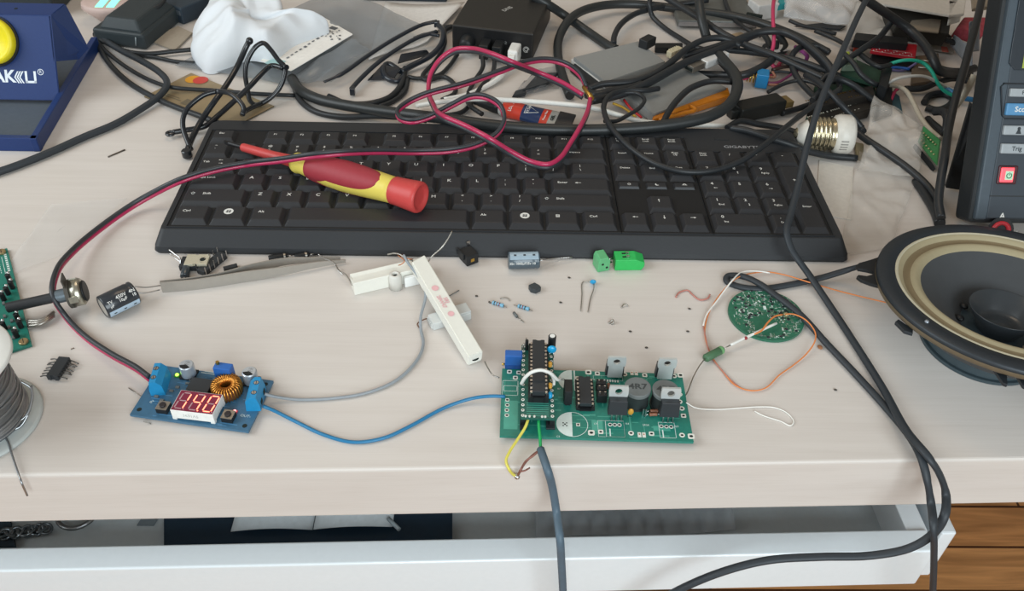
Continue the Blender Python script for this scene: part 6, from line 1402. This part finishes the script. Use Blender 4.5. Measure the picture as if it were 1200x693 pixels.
b=MB().use(mat('beige_card','8d8273',.8)); hexa(b,[P(1140,10,60),P(1158,8,60),P(1160,-10,60),P(1138,-14,60)],3); tag(b.build('beige_card'),'scrap of beige card at the top edge by the scope meter','card')
# clear bags
CLR=mat('clear_bag','d5d9dc',.1,alpha=.34,var=.1,scale=30)
b,fn=sheet_grid('x',[(918,22,6),(1003,32,6),(1012,-16,22),(922,-18,22)],0,CLR,40,26,amp=6,fr=.03,seed=6); tag(b.build('clear_bag',solid=.15),'shiny crumpled clear bag at the top edge beside the pink wire','bag')
b,fn=sheet_grid('x',[(984,62,8),(1044,52,8),(1056,16,20),(1004,2,20)],0,mat('milky_bag','bdbab5',.25,alpha=.62,var=.1,scale=40),18,14,amp=6,fr=.04,seed=12); tag(b.build('clear_bag',solid=.15),'milky clear bag lying over the red board header strip','bag')
b,fn=sheet_grid('x',[(1040,52,6),(1078,56,6),(1070,36,10),(1050,34,10)],0,mat('milky_bag','bdbab5',.25),10,8,amp=4,fr=.06,seed=14); tag(b.build('clear_bag',solid=.15),'small milky bag corner between carton and red board','bag')
b=MB().use(mat('dark_foil','2a3036',.3)); q=[P(930,30,3),P(985,34,3),P(992,30,3),P(968,26,3)]; hexa(b,q,1.5); tag(b.build('dark_foil'),'sliver of dark foil under the shiny clear bag','foil')
b=MB().use(mat('teal_plastic','2a8f95',.4)); hexa(b,[P(912,6,14),P(922,4,14),P(921,-4,14),P(913,-4,14)],6); tag(b.build('teal_part'),'tiny teal plastic part at the top edge by the white plug','part')
# zip bag lying over the desk between keyboard and meter
ZB=mat('zip_bag_film','dad6d0',.14,alpha=.27,var=.12,scale=30)
b,fn=sheet_grid('x',[(984,300,.8),(1042,292,.8),(1076,206,2),(1006,178,2)],0,mat('zip_bag_thin','ded9d2',.14,alpha=.17,var=.15,scale=30),30,40,amp=2.6,fr=.05,seed=9)
t=thing('zip_bag',P(1030,230,0),'crumpled clear zip bag lying between keyboard and scope meter','bag'); b.build('flat_film',None,t,solid=.15)
b,fn=sheet_grid('x',[(1004,200,2),(1075,210,4),(1085,152,12),(1024,112,20)],0,ZB,36,36,amp=6,fr=.035,seed=10); b.build('bag_film',None,t,solid=.15)
b=MB().use(mat('white_card','cfc9c0',.7)); hexa(b,[P(956,250,.6),P(998,258,.6),P(1000,196,.6),P(960,188,.6)],.4); tag(b.build('paper_slip'),'pale paper slip lying under the zip bag beside the keyboard','paper')
# green header board
t=thing('header_board',P(1088,170,0),'small bright green board with two rows of pins by the meter stand','circuit board')
c=[P(1075,166,10),P(1098,194,6),P(1102,164,14),P(1082,147,18)]; b=MB().use(mat('bright_green_mask','2a7a44',.4)); hexa(b,c,1.8); b.build('board',None,t)
b=MB().use(mat('solder_tip','c2b98a',.35,.6))
for r_ in range(2):
    for i in range(6):
        s_=.14+i*.13; q0=(c[0].lerp(c[1],s_)).lerp(c[3].lerp(c[2],s_),.25+.42*r_); b.ball(.85,T(*q0),8,.8,6)
b.build('pin_rows',None,t)
b=MB().use(BLK); hexa(b,[c[0]+V((-.5,-1,-2)),c[1]+V((0,-1,-2)),c[1]+V((0,1.5,-2)),c[0]+V((0,1.5,-2))],4); b.build('pin_header',None,t)
# coloured jumper wires
t=thing('jumper_lead','' or P(1090,100,0),'bundle of teal, blue, violet and white jumper wires arching beside the red board','wire')
for nm,mm,pts,r_ in (('teal_wire',mat('teal_wire','1f9c84',.4),[(1039,77,20),(1052,72,26),(1068,70.5,28),(1082,74,26),(1092,84,22),(1098,96,16),(1106,106,10),(1120,114,6)],1.5),
  ('blue_wire',mat('royal_wire','2c5fae',.4),[(1039,80,18),(1050,79,18),(1066,81,18)],1.2),('blue_wire',mat('blue_jumper','2b6f9e',.4),[(1104,101,8),(1114,107,8),(1126,114,6),(1140,117,5)],2.2),
  ('violet_wire',mat('violet_wire','6b6490',.4),[(1044,82,14),(1056,83,14),(1066,79,16),(1074,74,18)],1.1),
  ('white_wire',mat('white_jumper','b9bab6',.4),[(1041,97,16),(1052,92,20),(1070,89,22),(1085,90,20),(1096,95,16),(1110,102,10),(1124,108,7)],1.3)):
    b=MB().use(mm); b.tube(spline(px(pts),6),r_,8); b.build(nm,None,t)
bc('cream cable curving in front of the black ring by the meter stand',[(1041,99,10),(1052,101,12),(1062,107,13),(1070,120,12),(1078,136,10),(1088,150,10),(1102,163,12)],1.9,mat('cream_cable','b3ab9b',.5),'cream_cable')
bc('thin rose wire bent beneath the cream cable',[(1054,103,6),(1048,108,6),(1044,118,4),(1050,105,5)],1.2,STR,'rose_wire','wire')
b=MB().use(mat('dark_teal_card','2a4a55',.7)); hexa(b,[P(1044,122,2),P(1058,132,2),P(1054,112,5),P(1046,106,5)],2); tag(b.build('dark_card'),'dark teal scrap of card under the rose wire','card')  # scrap of card in one even dark teal
# lamp adaptor
a=P(935,156,15); e=P(995,158,16); d=e-a; L=d.length; m=frame(a,d)@RY(PI/2)
t=thing('lamp_adaptor',P(965,160,0),'white lamp socket adaptor with shiny screw thread behind the number pad','lamp adaptor')
NK=mat('nickel_thread','c2b99f',.25,.95,var=.1); 
prof=[(6,2)]; 
for i in range(24):
    z=L*.2+i*(L*.42)/24; prof.append((11.8+.9*math.sin(i*PI/2.4),z))
prof+=[(12,L*.64),(12,L*.7)]
b=MB(m).use(NK); b.lathe([(8,L*.1)]+prof[1:],None,40); b.build('screw_thread',None,t)
b=MB(m).use(mat('adaptor_white','cfcbc2',.4)); b.lathe([(4,-1),(7,0),(8.4,3),(10,L*.15),(10.5,L*.2)],None,32); b.build('insulator',None,t)
b=MB(m).use(NK); b.lathe([(0,-3),(2.5,-2.6),(4.2,-1)],None,24); b.build('tip_contact',None,t)
b=MB(m).use(MATS['adaptor_white']); b.lathe([(12,L*.68),(14,L*.72),(14.8,L*.8),(14.8,L*.98),(13.2,L*1.04),(0,L*1.04)],None,44)
b.use(mat('adaptor_slot','8f8c86',.6))
for k in range(4): b.box(14.5,14.95,-.5,.5,L*.76,L*.9,RZ(R(-100+k*9)))
b.build('socket_body',None,t)
# scope meter leaning back on its stand
ang=R(63); fm=M((V((1,0,0)),V((0,math.cos(ang),math.sin(ang))),V((0,-math.sin(ang),math.cos(ang))))).transposed().to_4x4(); fm.translation=P(1150,249,20); sf=Fr(fm)
t=thing('scope_meter',P(1175,262,0),'dark slate handheld oscilloscope meter with lit red power key, leaning on its stand','meter')
MBD=mat('meter_black','1f2326',.55,var=.1); MFC=mat('meter_slate','303840',.5,var=.06); 
HT_=230; WD=130
b=sf.mb().use(MBD); b.box(-5,WD,-8,HT_,-24,-4,bev=3,seg=3); b.build('rubber_holster',None,t)
b=sf.mb().use(mat('meter_edge','3f4a53',.45)); b.prism([(-3,-5),(4.5,-5),(5.5,0),(5.5,HT_),(-1.5,HT_),(-3,HT_-20)],-5,-.6,None,1.2); b.build('edge_bevel',None,t)
b=sf.mb().use(MFC); b.box(4,WD,-4,HT_,-5,0,bev=.8); yq=sf.px(1180,230).y; b.use(MBD); b.box(4,WD,yq-.4,yq+.4,-.1,.06); b.build('front_face',None,t)
a_=sf.px(1181,82); b=sf.mb().use(mat('screen_bezel','262d34',.3)); b.prism([(a_.x+4,a_.y),(WD-6,a_.y),(WD-6,HT_-10),(a_.x,HT_-10),(a_.x,a_.y+4)],-.1,.5,None,.3); bz=b.build('screen_bezel',None,t)
s_=sf.px(1197,80); b=sf.mb().use(mat('screen_dark','3d4650',.15)); b.box(s_.x,WD-14,s_.y+3,HT_-16,.45,.6); b.use(mat('screen_lime','8d9a3c',.4,emit=.25)); b.box(s_.x,s_.x+20,s_.y,s_.y+9,.5,.7); b.use(mat('screen_blue','5a6f9c',.3,emit=.2)); b.box(s_.x,s_.x+20,s_.y+10,s_.y+20,.5,.7); b.build('screen',None,bz)
KG=mat('key_grey','9aa0a4',.45); KBU=mat('key_blue','4f86b0',.45)
def mkey(u,v,w,h,m_,txt,tm,name):
    p=sf.px(u,v); b=sf.mb().use(m_); b.box(p.x-2,p.x-2+w,p.y-h/2,p.y+h/2,-.5,2.2,bev=.7); o=b.build(name,None,t)
    b=sf.mb().use(tm)
    if txt=='@': b.disc(1.1,2.25,T(p.x+w*.38,p.y+1.2),12); b.add([(p.x+w*.38-1.8,p.y-2.2,2.25),(p.x+w*.38+1.8,p.y-2.2,2.25),(p.x+w*.38+.8,p.y+.4,2.25),(p.x+w*.38-.8,p.y+.4,2.25)],[(0,1,2,3)])
    else: b.text(txt,h*.62,T(p.x-2+w/2,p.y,2.26),.02)
    b.build('key_legend',None,o)
INK=mat('key_ink','2d3338',.6)
mkey(1185.5,108.5,13+5,5.2,KG,'F1',INK,'meter_key'); mkey(1181,128,22,7.6,KBU,'Scope',PRINT,'meter_key'); mkey(1178,152.5,20,6,KG,'@',INK,'meter_key'); mkey(1175,174,20,6.4,KG,'Trig',INK,'meter_key')
# rounded outline round the key block
a1=sf.px(1180,98); a2=sf.px(1174,139); b=sf.mb().use(mat('meter_line','232a31',.5)); b.tube([(WD-20,a1.y,.1),(a1.x-2,a1.y,.1),(a1.x-3.4,a1.y-2,.1),(a2.x,a2.y+2,.1),(a2.x+2,a2.y,.1),(WD-20,a2.y,.1)],.5,6); b.build('key_outline',None,t)
p=sf.px(1180,205); b=sf.mb().use(mat('power_surround','4a2026',.4)); b.box(p.x-6.4,p.x+6.4,p.y-6,p.y+6,-.3,1,bev=.8); pk=b.build('power_key',None,t)
b=sf.mb().use(mat('power_red_lit','f0505a',.35,emit=1.1)); b.box(p.x-5.2,p.x+3.6,p.y-4.6,p.y+4.8,.9,2.0,bev=.6); b.use(mat('power_green','b8e0c0',.4)); b.box(p.x-2.2,p.x+2.8,p.y-3,p.y+2.6,1.9,2.1); b.use(mat('power_symbol','2f6b45',.4)); b.ring(1.3,1.9,2.15,T(p.x+.3,p.y-.3),16,R(120),R(420)); b.quad(p.x+.05,p.x+.55,p.y-.2,p.y+1.8,2.16); b.build('power_lamp',None,pk)
p=sf.px(1174.5,253.5); b=sf.mb().use(PRINT); b.text('A',5.6,T(p.x,p.y,.1),.02); q=sf.px(1192,275); b.text('A',3,T(q.x,q.y,.1)); b.tube([(q.x-2.8,q.y-1.8,.1),(q.x+2.8,q.y-1.8,.1),(q.x,q.y+3,.1),(q.x-2.8,q.y-1.8,.1)],.3,4); b.build('face_lettering',None,t)
p=sf.px(1172,270.5); b=sf.mb().use(mat('jack_red','b02a34',.4)); b.lathe([(4,0),(6.6,0),(6.6,1.5),(5.4,2),(4,1.5),(4,-1)],T(p.x,p.y),28); b.use(BLK); b.ring(6.6,9,.15,T(p.x,p.y),28); b.disc(4,-.0,T(p.x,p.y,.1),20); b.build('input_jack',None,t)
b=MB().use(mat('stand_black','1b1d1f',.6)); hexa(b,[P(1107,217,3),P(1128,220,3),P(1150,130,70),P(1136,118,70)],4); b.use(WHT); b.add([P(1126,201,14),P(1130,201,15),P(1129,191,20)],[(0,1,2)]); b.build('tilt_stand',None,t)
b=MB().use(mat('cream_wire','b9b2a2',.5)); b.tube(spline([P(1120,125,24),P(1132,108,36),P(1142,88,48)],6),3.0,8,flat=.5); tag(b.build('cream_strap'),'cream strap hanging behind the scope meter stand','strap')
# loudspeaker, face up on its magnet
sc_=V((492.5,-85.7,40.2)); nrm=V((0,.1,1)).normalized(); m=frame(sc_,(1,0,0),nrm); t=thing('loudspeaker',V((490,-84,0)),'round black loudspeaker with beige surround lying face up on its magnet','loudspeaker')
SPK=mat('speaker_frame','32373c',.45,.3,var=.12); 
b=MB(m).use(SPK); b.lathe([(61.5,-5),(70,-4.5),(72,-2.5),(72,.2),(71,1),(62.5,1),(61,-.5),(61.5,-5)],None,96); 
b.lathe([(61.5,-4.5),(58,-9),(46,-24),(36,-27),(30,-27)],None,64); b.build('basket',None,t)
b=MB(m).use(mat('rim_bronze','6f6350',.5,.3)); b.lathe([(70.5,-4.6),(71.6,-4.6),(72.3,-3.4),(72.2,-1.6)],None,96); b.build('rim_edge',None,t)
TAN=mat('surround_tan','9c9276',.75,var=.06); TAN2=mat('surround_brown','7b6d53',.75,var=.08)
b=MB(m).use(mat('surround_light','b8b29c',.7)); b.lathe([(62.4,.6),(61.2,1.2),(60.4,.6)],None,96); b.use(TAN); b.lathe([(60.6,.5),(58.5,-.2),(57.4,-1.6)],None,96); b.use(TAN2); b.lathe([(57.4,-1.6),(56,-2.4),(54.6,-2.4),(53.4,-1.8)],None,96); b.use(TAN); b.lathe([(53.4,-1.8),(52,-.8),(50,-1),(47.8,-2.8),(47,-3.6)],None,96); b.build('surround',None,t)
b=MB(m).use(mat('paper_cone','414447',.8,var=.1,scale=120,bump=.1)); b.lathe([(47.4,-3.2),(38,-9.5),(28,-17),(22,-22.5),(18,-26)],None,96); b.build('cone',None,t)
b=MB(m).use(mat('dust_cap','33383c',.3,coat=.2,var=.05)); b.lathe([(11,-26),(13.5,-21.5),(19.4,-11.2),(19.3,-10.8),(18.9,-10.9),(13,-20.5),(10.5,-22.6),(6,-21),(0,-20.2)],None,64); b.build('whizzer_cone',None,t)
for dx,dy in ((-14,15.5),(-21.5,4)):
    b=MB(m).use(BLK); b.ball(2.2,T(dx,dy,-20.4)@M.Diagonal((1,1.3,.7,1)),12); b.build('lead_dot',None,t)
b=MB(m).use(mat('glue_tan','7a6a58',.6)); b.tube([(4,-19.8,-22),(9,-18.6,-22),(13,-15.8,-22)],.8,6); b.build('glue_line',None,t)
b=MB(m).use(mat('rivet_grey','8c929a',.35,.6)); 
for a in (205,): b.ball(1.3,T(66.6*math.cos(R(a)),66.6*math.sin(R(a)),1),10)
b.build('rivet',None,t)
b=MB(T(490,-84,0)).use(mat('magnet_grey','3d4a50',.4,.2,var=.15)); b.cyl(34.3,.3,2.4,None,64); b.cyl(33,2.4,13,None,64,bev=.6); b.cyl(34.2,13,15.4,None,64,bev=.6); b.build('magnet',None,t)
mf2=Fr(m)
def ear(pix,z0,z1,nm,m_):
    pts=[mf2.px(u,v,z1) for u,v in pix]; b=MB(m).use(m_); b.prism([(p.x,p.y) for p in pts],z0,z1,None,.3); return b.build(nm,None,t)
ear([(1030,301),(1022,304),(1007,308),(1003,311),(1006,315),(1016,316),(1024,318),(1024,322),(1016,324),(1006,322),(1004,324),(1009,328),(1020,332),(1030,335),(1034,330)],-4.5,-2.5,'terminal_lug',BLK)
ear([(1049,377),(1053,374),(1070,386),(1070,391),(1060,388)],-8,-6,'mounting_ear',SPK)
ear([(1165,432),(1180,437),(1181,451),(1176,449)],-10,-8,'mounting_ear',SPK)
ear([(1192,440),(1200,442),(1206,455),(1199,452)],-10,-8,'mounting_ear',SPK)

# more of the dark tangle by the slotted boards
b=MB().use(DGB); hexa(b,[P(944,140,5),P(1030,124,5),P(1022,88,5),P(956,96,5)],2); tag(b.build('dark_board'),'dark green board lying beneath the two slotted boards','circuit board')
b=MB().use(BLK); hexa(b,[P(1024,140,3),P(1046,132,3),P(1046,98,8),P(1030,96,8)],5); tag(b.build('ribbon_connector'),'black ribbon connector block by the end of the slotted boards','connector')
bc('black cable hanging in front of the dark green module',[(988,62,28),(1000,74,26),(1010,88,22),(1024,98,18),(1040,100,12)],2.2)
bc('black cable lying behind the dark green module',[(1006,62,22),(1018,72,24),(1030,78,26),(1044,76,24)],2.0)
bc('black cable from the lamp adaptor top into the tangle',[(1010,150,8),(1000,138,14),(985,122,22),(972,108,26),(958,96,26),(944,88,22)],2.4)
bc('brown-black cable running through the tangle beside the purple wire',[(905,82,8),(925,78,8),(945,82,8),(965,90,8),(985,98,12)],1.5,mat('brown_black_jacket','3b2c28',.45))
bc('black cable over the blue connector wires toward the slotted boards',[(900,108,3),(920,98,6),(938,94,9),(955,98,11),(968,108,11)],1.7)
bc('black cable crossing behind the brown board to the meter',[(1060,104,4),(1080,104,5),(1100,96,7),(1120,92,8),(1138,96,8)],2.6)
bc('black cable above the white jumper wire by the meter',[(1098,80,12),(1112,84,14),(1128,84,14),(1142,80,14)],3.4)
b=MB().use(mat('white_paper','d9d6d2',.7)); hexa(b,[P(878,66,6),P(930,58,6),P(934,53,6),P(905,52,6)],.5); tag(b.build('paper_strip'),'white paper strip under black cables beside the pink wire','paper')
b=MB().use(mat('tan_card','b09a7c',.7)); hexa(b,[P(852,46,2),P(874,40,2),P(868,37,2),P(848,42,2)],2); tag(b.build('tan_card'),'tan scrap of card below the tablet edge','card')
b=MB().use(mat('khaki_card','8f8266',.7)); hexa(b,[P(1003,185,1),P(1014,192,1),P(1012,168,4),P(1002,166,4)],3); tag(b.build('khaki_card'),'small khaki card beside the lamp adaptor under the zip bag','card')
